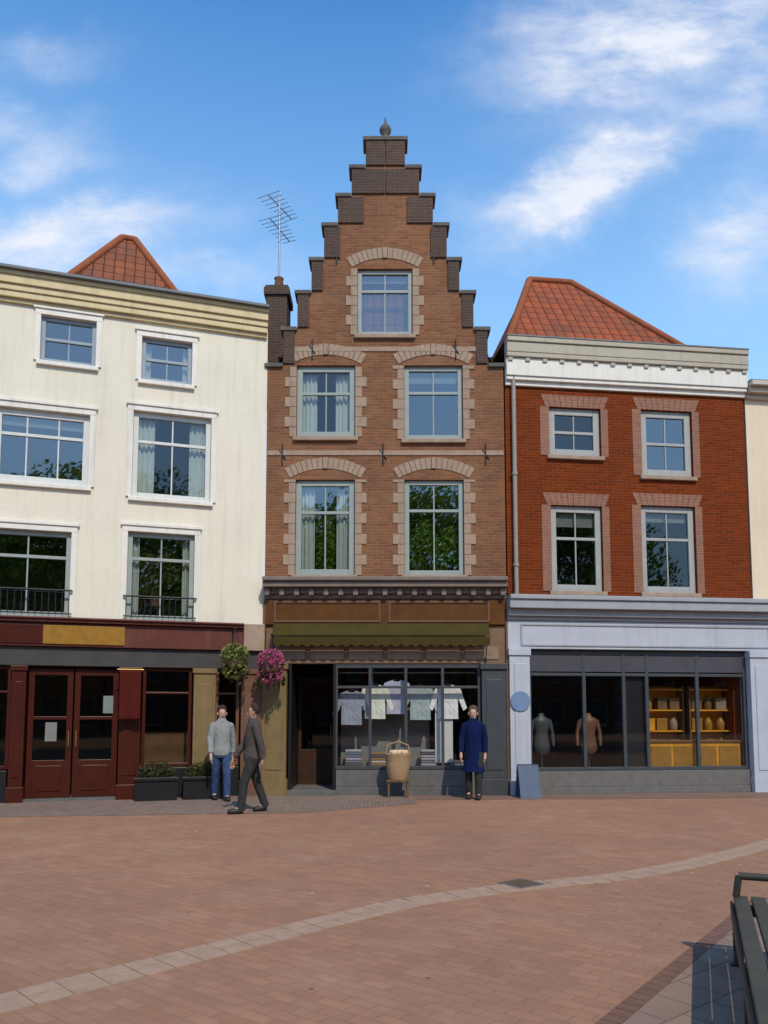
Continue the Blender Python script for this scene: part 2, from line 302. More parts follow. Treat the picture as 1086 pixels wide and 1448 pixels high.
# ---------------------------------------------------------------- facade kit
def wall(name,xs0,xs1,z0,z1,holes,mat,parent,th=.3,inside=None,y0=0,extra=()):
    """one wall slab at y0..y0+th with rectangular holes; inside(x,z)->bool trims the outline"""
    X=sorted({xs0,xs1,*[h[0] for h in holes],*[h[1] for h in holes],*[e[0] for e in extra if e[0] is not None]})
    Z=sorted({z0,z1,*[h[2] for h in holes],*[h[3] for h in holes],*[e[1] for e in extra if e[1] is not None]})
    X=[x for x in X if xs0<=x<=xs1]; Z=[z for z in Z if z0<=z<=z1]
    def solid(i,k):
        if not(0<=i<len(X)-1 and 0<=k<len(Z)-1): return False
        cx,cz=(X[i]+X[i+1])/2,(Z[k]+Z[k+1])/2
        if inside and not inside(cx,cz): return False
        return not any(h[0]<cx<h[1] and h[2]<cz<h[3] for h in holes)
    mb=MB(); a,b=y0,y0+th
    for i in range(len(X)-1):
        for k in range(len(Z)-1):
            if not solid(i,k): continue
            x,x2,z,z2=X[i],X[i+1],Z[k],Z[k+1]
            mb.add([(x,a,z),(x2,a,z),(x2,a,z2),(x,a,z2)],[(0,1,2,3)]); mb.add([(x,b,z),(x2,b,z),(x2,b,z2),(x,b,z2)],[(3,2,1,0)])
            if not solid(i-1,k): mb.add([(x,a,z),(x,a,z2),(x,b,z2),(x,b,z)],[(0,1,2,3)])
            if not solid(i+1,k): mb.add([(x2,a,z),(x2,b,z),(x2,b,z2),(x2,a,z2)],[(0,1,2,3)])
            if not solid(i,k-1): mb.add([(x,a,z),(x,b,z),(x2,b,z),(x2,a,z)],[(0,1,2,3)])
            if not solid(i,k+1): mb.add([(x,a,z2),(x2,a,z2),(x2,b,z2),(x,b,z2)],[(0,1,2,3)])
    m=bpy.data.meshes.new(name); m.from_pydata(mb.v,[],mb.f)
    import bmesh
    bm=bmesh.new(); bm.from_mesh(m); bmesh.ops.remove_doubles(bm,verts=bm.verts,dist=.0005); bmesh.ops.recalc_face_normals(bm,faces=bm.faces); bm.to_mesh(m); bm.free()
    m.materials.append(mat); o=bpy.data.objects.new(name,m); COL.objects.link(o); o.parent=parent; return o
def drape(x0,x1,z0,z1,y,amp=.02,fold=.09):
    mb=MB(); n=max(6,int((x1-x0)/.012)); v=[];f=[]
    ph=rnd.random()*6
    for i in range(n+1):
        x=x0+(x1-x0)*i/n; yy=y+amp*math.sin(6.283*x/fold+ph)+amp*.4*math.sin(6.283*x/fold*.37+1)
        v+=[(x,yy,z0),(x,yy,z1)]
    for i in range(n): f.append((2*i,2*i+2,2*i+3,2*i+1))
    mb.add(v,f,True); return mb
def window(parent,x0,x1,z0,z1,frame,rec=.06,cols=2,rows=(.62,),curt=None,sill=None,glassm=None,fw=.075,blind=0,cm=None,th=.06,room=True):
    """sash window filling the hole; rec = setback from the wall face"""
    y=rec; mb=MB()
    e=.003
    mb.box(x0+e,x0+fw,y,y+th,z0+e,z1-e).box(x1-fw,x1-e,y,y+th,z0+e,z1-e).box(x0+fw,x1-fw,y,y+th,z1-fw,z1-e).box(x0+fw,x1-fw,y,y+th,z0+e,z0+fw*1.15)
    H=z1-z0
    prev=z0+fw
    for i,r in enumerate(rows):
        zz=z0+H*r; t=.03 if i==0 else .014
        mb.box(x0+fw,x1-fw,y+.006 if i==0 else y+.02,y+th-.004,zz-t,zz+t)
    for c in range(1,cols):
        xx=x0+(x1-x0)*c/cols; mb.box(xx-.014,xx+.014,y+.022,y+th-.008,z0+fw,z1-fw)
    w=mb.build('window',frame,parent,bev=.006)
    MB().add([(x0+fw*.8,y+.04,z0+fw*.8),(x1-fw*.8,y+.04,z0+fw*.8),(x1-fw*.8,y+.04,z1-fw*.8),(x0+fw*.8,y+.04,z1-fw*.8)],[(0,1,2,3)]).build('pane',glassm or M['glass'],w)
    if curt:
        cw=(x1-x0-2*fw)*curt
        a=drape(x0+fw,x0+fw+cw,z0+fw,z1-fw,y+.14); a.build('curtain',cm or M['curtain'],w)
        a=drape(x1-fw-cw,x1-fw,z0+fw,z1-fw,y+.14); a.build('curtain',cm or M['curtain'],w)
    if blind:
        MB().box(x0+fw,x1-fw,y+.10,y+.11,z1-fw-(H*blind),z1-fw).build('blind',cm or M['curtaing'],w)
    if sill:
        MB().box(x0-.06,x1+.06,-.07,y+.02,z0-.085,z0-.002).build('sill',sill,w,bev=.01)
    return w
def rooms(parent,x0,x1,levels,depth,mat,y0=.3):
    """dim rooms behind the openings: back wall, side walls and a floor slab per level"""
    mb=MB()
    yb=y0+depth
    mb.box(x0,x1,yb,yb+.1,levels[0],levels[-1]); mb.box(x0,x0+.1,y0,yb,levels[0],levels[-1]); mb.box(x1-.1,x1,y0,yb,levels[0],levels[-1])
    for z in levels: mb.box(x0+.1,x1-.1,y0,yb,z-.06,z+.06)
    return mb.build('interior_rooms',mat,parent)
def cornice(parent,x0,x1,prof,mat,name='cornice',dent=None,ret=True):
    """prof: list of (z0,z1,projection)"""
    mb=MB()
    for z0,z1,p in prof: mb.box(x0-(p*.6 if ret else 0),x1+(p*.6 if ret else 0),-p,.003,z0,z1)
    if dent:
        z0,z1,p,st,w=dent; n=int((x1-x0)/st)
        for i in range(n+1): x=x0+.03+(x1-x0-.06-w)*i/n; mb.box(x,x+w,-p,.002,z0,z1)
    return mb.build(name,mat,parent,bev=.012)
def uvroof(o,quads):
    """UVs in metres: u along the eave, v up the slope"""
    me=o.data; uv=me.uv_layers.new(name='UVMap')
    for p in me.polygons:
        n=p.normal; up=Vector((0,0,1)); s=(up-n*up.dot(n)); s=s.normalized() if s.length>1e-3 else Vector((0,1,0)); u=s.cross(n)
        for li in p.loop_indices:
            c=me.vertices[me.loops[li].vertex_index].co; uv.data[li].uv=(c.dot(u),c.dot(s))
def chimney(name,parent,x0,x1,y0,y1,z0,z1,mat):
    mb=MB().box(x0,x1,y0,y1,z0,z1-.22).box(x0-.05,x1+.05,y0-.05,y1+.05,z1-.22,z1-.06).box(x0-.02,x1+.02,y0-.02,y1+.02,z1-.06,z1)
    c=mb.build(name,mat,parent)
    n=max(1,int((x1-x0)/.35))
    for i in range(n):
        cx=x0+(x1-x0)*(i+.5)/n; MB().lathe([(.1,z1),(.12,z1+.05),(.09,z1+.3),(.11,z1+.34)],14,(cx,(y0+y1)/2)).build('chimney_pot',M['tile_pot'],c)
    return c
M['ridge']=paint('ridge_tile',(.28,.085,.035),.8,.25,5)
M['tile_pot']=paint('terracotta_pot',(.22,.10,.06),.8,.2,6)

# ================================================================= the stepped-gable house
def gable_house():
    t=thing('gable_house','tall narrow brown brick house with a stepped gable, between cream and red houses','house',(0,15.5,0))
    cx=.03
    steps=[(4.2,8.81,2.46),(8.81,9.60,2.14),(9.60,10.40,1.85),(10.40,11.13,1.56),(11.13,11.90,1.30),(11.90,12.56,1.01),(12.56,13.2,.72),(13.2,13.84,.42)]
    def ins(x,z):
        for a,b,h in steps:
            if a<=z<b: return abs(x-cx)<h
        return z<4.2 and abs(x-cx)<2.46
    ex=[(cx+s*h,None) for _,_,h in steps for s in(-1,1)]+[(None,a) for a,_,_ in steps]
    W=[(-1.82,-.60,7.32,8.86),(.42,1.64,7.27,8.86),(-1.82,-.60,4.42,6.42),(.42,1.64,4.42,6.42),(-.56,.60,9.52,10.98)]
    # ground floor opening is left to the shopfront, the wall starts above it
    wall('wall',cx-2.46,cx+2.46,3.9,13.84,W,M['brick_c'],t,th=.32,inside=ins,extra=ex)
    # copings on every step
    mb=MB()
    for i,(a,b,h) in enumerate(steps[1:]):
        hp=steps[i][2]
        for s in(-1,1):
            x0,x1=sorted((cx+s*(h+.004),cx+s*(hp+.06)))
            MB().box(x0,x1,-.06,.38,a-.0,a+.085).build('coping',M['cap'],t,bev=.012)
    MB().box(cx-.48,cx+.48,-.06,.38,13.84,13.93).build('coping',M['cap'],t,bev=.012)
    MB().lathe([(.13,13.93),(.15,13.98),(.08,14.02),(.06,14.08),(.12,14.16),(.13,14.22),(.09,14.30),(.03,14.36),(.015,14.5)],16,(cx,.14)).build('finial',M['cap'],t)
    # darker brick strips up the sides of each step, widest at the top
    mb=MB()
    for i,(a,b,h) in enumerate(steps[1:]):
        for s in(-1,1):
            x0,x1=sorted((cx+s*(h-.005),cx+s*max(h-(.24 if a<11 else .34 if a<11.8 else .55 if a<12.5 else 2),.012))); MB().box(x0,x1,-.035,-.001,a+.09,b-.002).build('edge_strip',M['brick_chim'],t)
    # iron wall anchors
    for x,z in((-2.1,6.95),(-.02,6.95),(2.1,6.95),(-1.5,9.2),(1.5,9.2),(-1.0,11.3),(1.05,11.3)):
        MB().tube((x,-.02,z-.22),(x,-.02,z+.22),.014,n=6).tube((x-.07,-.02,z+.1),(x+.07,-.02,z-.1),.011,n=6).build('wall_anchor',M['darkmetal'],t)
    # stone bands
    for z in(6.93,9.16):
        MB().box(cx-(2.46 if z<8.8 else 2.14)+.02,cx+(2.46 if z<8.8 else 2.14)-.02,-.018,-.001,z,z+.10).build('stone_band',M['stone'],t,bev=.005)
    def dressing(x0,x1,z0,z1,arch=True):
        # alternating stone blocks down both sides and a relieving arch above
        mb=MB(); mb2=MB(); z=z0+.0; k=0
        while z<z1-.05:
            hh=.215; w=.24 if k%2 else .14
            zz=min(z+hh,z1)
            mb.box(x0-w,x0-.002,-.016,-.001,z+.004,zz-.004); mb2.box(x1+.002,x1+w,-.016,-.001,z+.004,zz-.004); z+=hh; k+=1
        mb.build('stone_jamb',M['stone'],t,bev=.004); mb2.build('stone_jamb',M['stone'],t,bev=.004)
        if arch:
            mb=MB(); cxw=(x0+x1)/2; hw=(x1-x0)/2+.12; rise=.20; Rr=(hw*hw+rise*rise)/(2*rise); th=math.asin(hw/Rr); n=15; zc=z1+.03+rise-Rr
            for i in range(n):
                a0=-th+2*th*i/n+.004; a1=-th+2*th*(i+1)/n-.004; ro=Rr+.23; ri=Rr
                out=.035 if i==n//2 else .014
                mb.prism([(cxw+ri*math.sin(a0),zc+ri*math.cos(a0)),(cxw+ri*math.sin(a1),zc+ri*math.cos(a1)),(cxw+ro*math.sin(a1),zc+ro*math.cos(a1)),(cxw+ro*math.sin(a0),zc+ro*math.cos(a0))],-out,-.001)
            mb.build('window_arch',M['stone'],t)
    for w in W: dressing(*w)
    window(t,*W[0],M['greyframe'],cols=2,rows=(.62,),curt=.3,sill=M['stone'],fw=.12,glassm=M['glass_dim'])
    window(t,*W[1],M['greyframe'],cols=2,rows=(.64,),sill=M['stone'],fw=.10,blind=.14)
    window(t,*W[2],M['greyframe'],cols=2,rows=(.66,),curt=.27,sill=M['stone'],fw=.12)
    window(t,*W[3],M['greyframe'],cols=2,rows=(.68,),sill=M['stone'],fw=.10)
    window(t,*W[4],M['greyframe'],cols=2,rows=(.68,),sill=M['stone'],fw=.09,blind=.1)
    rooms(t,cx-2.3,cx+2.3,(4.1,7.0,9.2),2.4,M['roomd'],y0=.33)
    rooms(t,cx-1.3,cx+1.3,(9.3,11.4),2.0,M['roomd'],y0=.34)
    # side walls and pitched roof behind the gable
    for s in(-1,1):
        x0,x1=sorted((cx+s*2.44,cx+s*2.2)); MB().box(x0,x1,.325,9,0,8.7).build('side_wall',M['brick_c'],t)
    mb=MB(); e,rz=8.7,12.9
    mb.add([(cx-2.55,.33,e-.1),(cx-2.55,9,e-.1),(cx,9,rz),(cx,.33,rz),(cx+2.55,.33,e-.1),(cx+2.55,9,e-.1)],[(0,3,2,1),(3,4,5,2),(1,2,5),(0,3,4)])
    ro=mb.build('roof',M['tile_b'],t); uvroof(ro,None)
    chimney('chimney',t,-2.60,-2.14,.75,1.4,8.3,11.05,M['brick_chim'])
    # shopfront
    for x0,x1 in((cx-2.47,cx-2.425),(cx+2.425,cx+2.47)): MB().box(x0,x1,-.06,.40,0,3.925).build('corner_post',M['brownp'],t)
    cornice(t,cx-2.46,cx+2.44,[(3.93,4.02,.10),(4.02,4.14,.16),(4.14,4.26,.30),(4.26,4.34,.36)],M['cornb'],dent=(3.98,4.13,.22,.3,.1),ret=False)
    MB().box(cx-2.42,cx+2.42,-.08,.30,3.40,3.925).build('fascia',M['fasc'],t,bev=.01)
    mb=MB()
    for x0,x1 in((cx-2.25,cx-.1),(cx+.06,cx+2.1)):
        mb.box(x0,x1,-.10,-.081,3.45,3.49).box(x0,x1,-.10,-.081,3.84,3.88).box(x0,x0+.04,-.10,-.081,3.492,3.838).box(x1-.04,x1,-.10,-.081,3.492,3.838)
    mb.build('fascia_moulding',M['brownp'],t)
    # short canvas awning with scalloped valance
    aw=MB(); x0,x1=cx-2.25,cx+2.08
    aw.add([(x0,-.085,3.42),(x1,-.085,3.42),(x1,-.28,3.18),(x0,-.28,3.18),(x0,-.085,3.40),(x1,-.085,3.40),(x1,-.28,3.16),(x0,-.28,3.16)],[(0,1,2,3),(4,7,6,5),(0,3,7,4),(1,5,6,2),(2,6,7,3),(0,4,5,1)])
    n=22; 
    for i in range(n):
        a=x0+(x1-x0)*i/n; b=x0+(x1-x0)*(i+1)/n
        pts=[(a,3.14),(a,2.99)]+[(a+(b-a)*k/6,2.99-.05*math.sin(math.pi*k/6)) for k in range(1,6)]+[(b,2.99),(b,3.14)]
        aw.prism(pts,-.282,-.272)
    a=aw.build('awning',M['awn'],t)
    for x in(x0+.06,x1-.06): MB().tube((x,-.02,2.6),(x,-.265,3.12),.012,n=8).build('awning_arm',M['darkmetal'],a)
    MB().box(cx-2.42,cx+2.42,-.02,.28,2.62,3.39).build('transom_panel',M['transom'],t,bev=.01)
    mb=MB()
    for i in range(6):
        a_=cx-2.3+i*.78; mb.box(a_,a_+.68,-.04,-.021,2.70,2.95)
    mb.build('transom_moulding',M['stone_d'],t,bev=.006)
    def pil(x0,x1,mat,name='pilaster'):
        MB().box(x0,x1,-.10,.28,.32,2.5).box(x0-.03,x1+.03,-.13,.28,0,.32).box(x0-.03,x1+.03,-.14,.28,2.5,2.615).box(x0+.08,x1-.08,-.115,-.101,.5,2.3).build(name,mat,t,bev=.012)
    pil(-2.43,-1.95,M['ochre']); pil(1.96,2.44,M['slate'])
    # recessed dark entrance with a half-open door
    MB().box(-1.91,-1.86,-.02,1.3,.1,2.615).box(-1.02,-.97,-.02,1.3,.1,2.615).build('porch_panel',M['black'],t)
    MB().box(-1.92,-.96,-.12,1.35,0,.10).build('doorstep',M['greystone'],t,bev=.01)
    d=MB().box(-1.85,-1.78,1.18,1.24,.1,2.4).box(-1.10,-1.03,1.18,1.24,.1,2.4).box(-1.78,-1.10,1.18,1.24,.1,.85).box(-1.78,-1.10,1.18,1.24,2.3,2.4).build('door',M['doorw'],t,bev=.006)
    MB().add([(-1.78,1.21,.85),(-1.10,1.21,.85),(-1.10,1.21,2.3),(-1.78,1.21,2.3)],[(0,1,2,3)]).build('pane',M['glass_d'],d)
    MB().tube((-1.14,1.15,1.05),(-1.14,1.15,1.35),.012,n=8).tube((-1.14,1.15,1.07),(-1.14,1.19,1.07),.01,n=8).tube((-1.14,1.15,1.33),(-1.14,1.19,1.33),.01,n=8).build('door_handle',M['brass'],d)
    # shop window, four lights
    X0,X1,Z0,Z1=-.96,1.92,.5,2.61
    mb=MB(); xs=[X0,-.28,.44,1.18,X1]
    for i,x in enumerate(xs): mb.box(x-.03,x+.03,0,.07,Z0,Z1-.002)
    for a_,b_ in zip(xs,xs[1:]): mb.box(a_+.03,b_-.03,.002,.068,Z0,Z0+.07).box(a_+.03,b_-.03,.002,.068,Z1-.08,Z1-.003).box(a_+.03,b_-.03,.002,.068,2.12,2.17)
    w=mb.build('shop_window',M['slate'],t,bev=.006)
    for a_,b_ in zip(xs,xs[1:]):
        MB().add([(a_+.02,.035,Z0+.05),(b_-.02,.035,Z0+.05),(b_-.02,.035,Z1-.05),(a_+.02,.035,Z1-.05)],[(0,1,2,3)]).build('pane',M['glass_s'],w)
    MB().box(X0,X1+.03,-.05,.28,.0,.16).box(X0,X1+.03,-.02,.25,.16,.49).build('stall_riser',M['greystone'],t,bev=.01)
    # shop interior
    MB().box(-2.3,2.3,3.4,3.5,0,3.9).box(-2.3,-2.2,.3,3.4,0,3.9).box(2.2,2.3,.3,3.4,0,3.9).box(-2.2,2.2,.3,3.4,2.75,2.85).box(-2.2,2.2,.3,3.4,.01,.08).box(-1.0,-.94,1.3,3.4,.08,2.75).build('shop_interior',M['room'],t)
    MB().box(-.9,1.9,.12,.75,.42,.50).build('display_shelf',M['wood2'],t)
    MB().box(-.9,.95,.70,.73,.505,1.75).build('display_back',M['curtaing'],t)
    return t
M['transom']=paint('faded_transom_paint',(.20,.12,.07),.5,.2,4,bmp=.05); M['stone_d']=paint('mid_brown_moulding',(.25,.18,.12),.6,.2,5)
M['doorw']=paint('dark_door_wood',(.045,.02,.012),.45,.3,5); M['brass']=paint('brass',(.45,.30,.10),.35,.1,8,metal=.9,bmp=0)
gable_house()
# ================================================================= cream house on the left
def cream_house():
    t=thing('cream_house','cream stucco house with an ochre cornice above a maroon shopfront','house',(-2.435,15.5,0),17)
    W=[(-4.36,-3.36,8.36,9.28),(-2.5,-1.53,8.22,9.12),(-5.10,-3.42,5.96,7.38),(-2.62,-1.12,5.84,7.58),(-5.2,-3.68,3.42,5.05),(-2.66,-1.40,3.42,5.15),(-7.2,-6.2,8.36,9.28),(-7.3,-6.1,5.96,7.38)]
    wall('wall',-8.2,-.0,3.32,9.6,W,M['cream'],t,th=.3)
    cornice(t,-8.2,-.02,[(9.42,9.50,.06),(9.50,9.62,.12),(9.62,9.74,.15),(9.74,9.90,.19),(9.90,9.98,.22)],M['cornol'],dent=None,ret=False)
    MB().box(-8.2,-.02,-.3,8,9.98,10.03).build('flat_roof',M['lead'],t)
    MB().box(-8.2,-.2,7.9,8,0,9.9).box(-8.2,-8.0,.3,7.9,0,9.9).build('rear_walls',M['cream'],t)
    trim=M['greystone_l']
    def surround(x0,x1,z0,z1):
        mb=MB(); a=.11
        mb.box(x0-a,x0-.002,-.035,-.001,z0,z1).box(x1+.002,x1+a,-.035,-.001,z0,z1).box(x0-a,x1+a,-.035,-.001,z1+.002,z1+a).box(x0-a-.03,x1+a+.03,-.06,-.001,z1+a+.002,z1+a+.06)
        mb.build('window_surround',M['cornw'],t,bev=.006)
    for i,w in enumerate(W):
        surround(*w)
        if i in(0,1,6): window(t,*w,M['greyframe2'],cols=2,rows=(.52,),sill=M['cornw'],fw=.08,blind=.0,curt=.12 if i==1 else None)
        elif i==2: window(t,*w,M['white'],cols=3,rows=(.66,),sill=M['cornw'],fw=.12,blind=.12)
        elif i==7: window(t,*w,M['white'],cols=2,rows=(.66,),sill=M['cornw'],fw=.10)
        elif i==3: window(t,*w,M['white'],cols=2,rows=(.66,),sill=M['cornw'],fw=.10,curt=.24,cm=M['curtain'],glassm=M['glass_dim'])
        else: window(t,*w,M['greyframe'],cols=2,rows=(.70,),sill=None,fw=.09,curt=.12 if i==5 else None)
    for x0,x1,z,h in((-5.2,-3.68,3.42,.5),(-2.66,-1.40,3.42,.45)):   # low iron balconettes
        mb=MB(); mb.tube((x0-.05,-.08,z+h),(x1+.05,-.08,z+h),.018,n=8).tube((x0-.05,-.08,z+.06),(x1+.05,-.08,z+.06),.014,n=8)
        n=int((x1-x0)/.11)
        for k in range(n+1): x=x0+(x1-x0)*k/n; mb.tube((x,-.08,z+.06),(x,-.08,z+h),.008,n=6)
        mb.tube((x0-.05,-.08,z+h),(x0-.05,-.001,z+h),.01,n=6).tube((x1+.05,-.08,z+h),(x1+.05,-.001,z+h),.01,n=6)
        mb.build('window_guard',M['darkmetal'],t)
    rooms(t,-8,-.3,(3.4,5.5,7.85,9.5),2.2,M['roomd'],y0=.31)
    # hipped tile roof rising behind the cornice
    X0,X1,a0,a1=-4.95,-1.1,1.5,5.7; zb,zr=10.04,13.25
    mb=MB().add([(X0,a0,zb),(X1,a0,zb),(X1,a1,zb),(X0,a1,zb),(-3.10,3.5,zr),(-2.80,3.5,zr)],[(0,1,5,4),(1,2,5),(2,3,4,5),(3,0,4)])
    r=mb.build('roof',M['tile_b'],t); uvroof(r,None)
    rb=MB()
    for p,q in (((X0,a0,zb),(-3.10,3.5,zr)),((X1,a0,zb),(-2.80,3.5,zr)),((-3.10,3.5,zr),(-2.80,3.5,zr))): rb.tube(p,q,.09,n=8)
    rb.build('ridge_tiles',M['ridge'],r)
    # --- shopfront
    f=MB().box(-8.2,-.42,-.12,.28,2.86,3.30).build('fascia',M['maroonl'],t,bev=.01)
    MB().box(-4.1,-2.66,-.145,-.121,2.90,3.26).build('sign_panel',M['gold'],f,bev=.01,label='gold panel on the maroon fascia')
    MB().box(-8.2,-4.101,-.145,-.121,2.90,3.26).build('sign_panel',M['maroon'],f,bev=.01,label='dark maroon panel at the left end of the fascia')
    MB().box(-.415,-.0,-.14,.28,2.86,3.40).build('console_block',M['stone'],t,bev=.015)
    cornice(t,-8.2,-.42,[(3.305,3.36,.2),(3.36,3.40,.24)],M['maroonl'],name='fascia_cornice',ret=False)
    MB().box(-8.2,-.0,-.05,.26,2.50,2.855).build('transom_panel',M['slate_br'],t,bev=.01)
    def pil(x0,x1,mat):
        MB().box(x0,x1,-.09,.28,.28,2.40).box(x0-.025,x1+.025,-.12,.28,0,.28).box(x0-.025,x1+.025,-.12,.28,2.40,2.495).box(x0+.06,x1-.06,-.105,-.091,.45,2.2).build('pilaster',mat,t,bev=.01)
    pil(-4.60,-4.36,M['maroon']); pil(-2.72,-2.34,M['maroon']); pil(-1.36,-.94,M['ochre']); pil(-.44,-.02,M['brownp']); pil(-7.1,-6.8,M['maroon'])
    # glazed double door between the maroon pilasters
    for x0,x1,s in((-4.33,-3.56,1),(-3.53,-2.75,-1)):
        d=MB().box(x0,x0+.10,.06,.11,.06,2.45).box(x1-.10,x1,.06,.11,.06,2.45).box(x0+.1,x1-.1,.06,.11,.06,.75).box(x0+.1,x1-.1,.06,.11,2.33,2.45).box(x0+.1,x1-.1,.06,.11,1.5,1.56).box(x0+.16,x1-.16,.045,.061,.18,.65).build('door',M['maroon'],t,bev=.006)
        MB().add([(x0+.09,.085,.74),(x1-.09,.085,.74),(x1-.09,.085,2.34),(x0+.09,.085,2.34)],[(0,1,2,3)]).build('pane',M['glass_d'],d)
        hx=x1-.05 if s>0 else x0+.05; MB().tube((hx,.01,1.0),(hx,.01,1.3),.012,n=8).tube((hx,.01,1.02),(hx,.07,1.02),.009,n=6).tube((hx,.01,1.28),(hx,.07,1.28),.009,n=6).build('door_handle',M['brass'],d)
    MB().box(-4.36,-2.72,-.05,.28,.0,.055).build('doorstep',M['greystone'],t)
    def swin(x0,x1,z0,z1,n,fm,gm):
        mb=MB(); xs=[x0+(x1-x0)*i/n for i in range(n+1)]
        for x in xs: mb.box(x-.03,x+.03,.02,.09,z0,z1)
        for a,b in zip(xs,xs[1:]): mb.box(a+.03,b-.03,.022,.088,z0,z0+.06).box(a+.03,b-.03,.022,.088,z1-.06,z1).box(a+.03,b-.03,.022,.088,z1-.5,z1-.46)
        w=mb.build('shop_window',fm,t,bev=.005)
        for a,b in zip(xs,xs[1:]): MB().add([(a+.02,.055,z0+.04),(b-.02,.055,z0+.04),(b-.02,.055,z1-.04),(a+.02,.055,z1-.04)],[(0,1,2,3)]).build('pane',gm,w)
    swin(-2.28,-1.42,.60,2.49,1,M['maroon'],M['glass_d']); swin(-.90,-.50,.6,2.49,1,M['brownp'],M['glass_d']); swin(-6.75,-4.65,.6,2.49,3,M['maroon'],M['glass_d'])
    MB().box(-2.33,-1.37,-.04,.26,0,.58).build('stall_riser',M['black'],t,bev=.01); MB().box(-.93,-.46,-.04,.26,0,.58).build('stall_riser',M['black'],t,bev=.01); MB().box(-6.8,-4.63,-.04,.26,0,.58).build('stall_riser',M['black'],t,bev=.01)
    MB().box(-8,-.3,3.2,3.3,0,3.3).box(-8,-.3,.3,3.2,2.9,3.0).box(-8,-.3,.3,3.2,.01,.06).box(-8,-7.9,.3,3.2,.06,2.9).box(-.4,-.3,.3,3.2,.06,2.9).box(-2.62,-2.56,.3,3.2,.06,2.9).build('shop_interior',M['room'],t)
    MB().box(-2.45,-1.4,.35,.8,.55,.62).box(-2.45,-1.4,.75,.8,.62,1.25).build('window_bench',M['wood2'],t)
    # papers behind the glass
    MB().box(-3.02,-2.84,.045,.05,1.62,1.95).build('notice',M['paper'],t,label='grey green notice on the maroon door')
    MB().box(-4.02,-3.82,.045,.05,1.1,1.45).build('notice',M['curtaing'],t,label='dull grey notice on the maroon door')
    return t
M['greystone_l']=paint('light_grey_stone',(.42,.41,.38),.8,.12,5); M['greyframe2']=paint('blue_grey_frame_paint',(.27,.32,.36),.4,.1,4,bmp=.02)
M['slate_br']=paint('slate_brown_paint',(.055,.050,.048),.5,.25,3); M['paper']=paint('grey_green_paper',(.20,.23,.21),.8,.12,12,bmp=0)
cream_house()
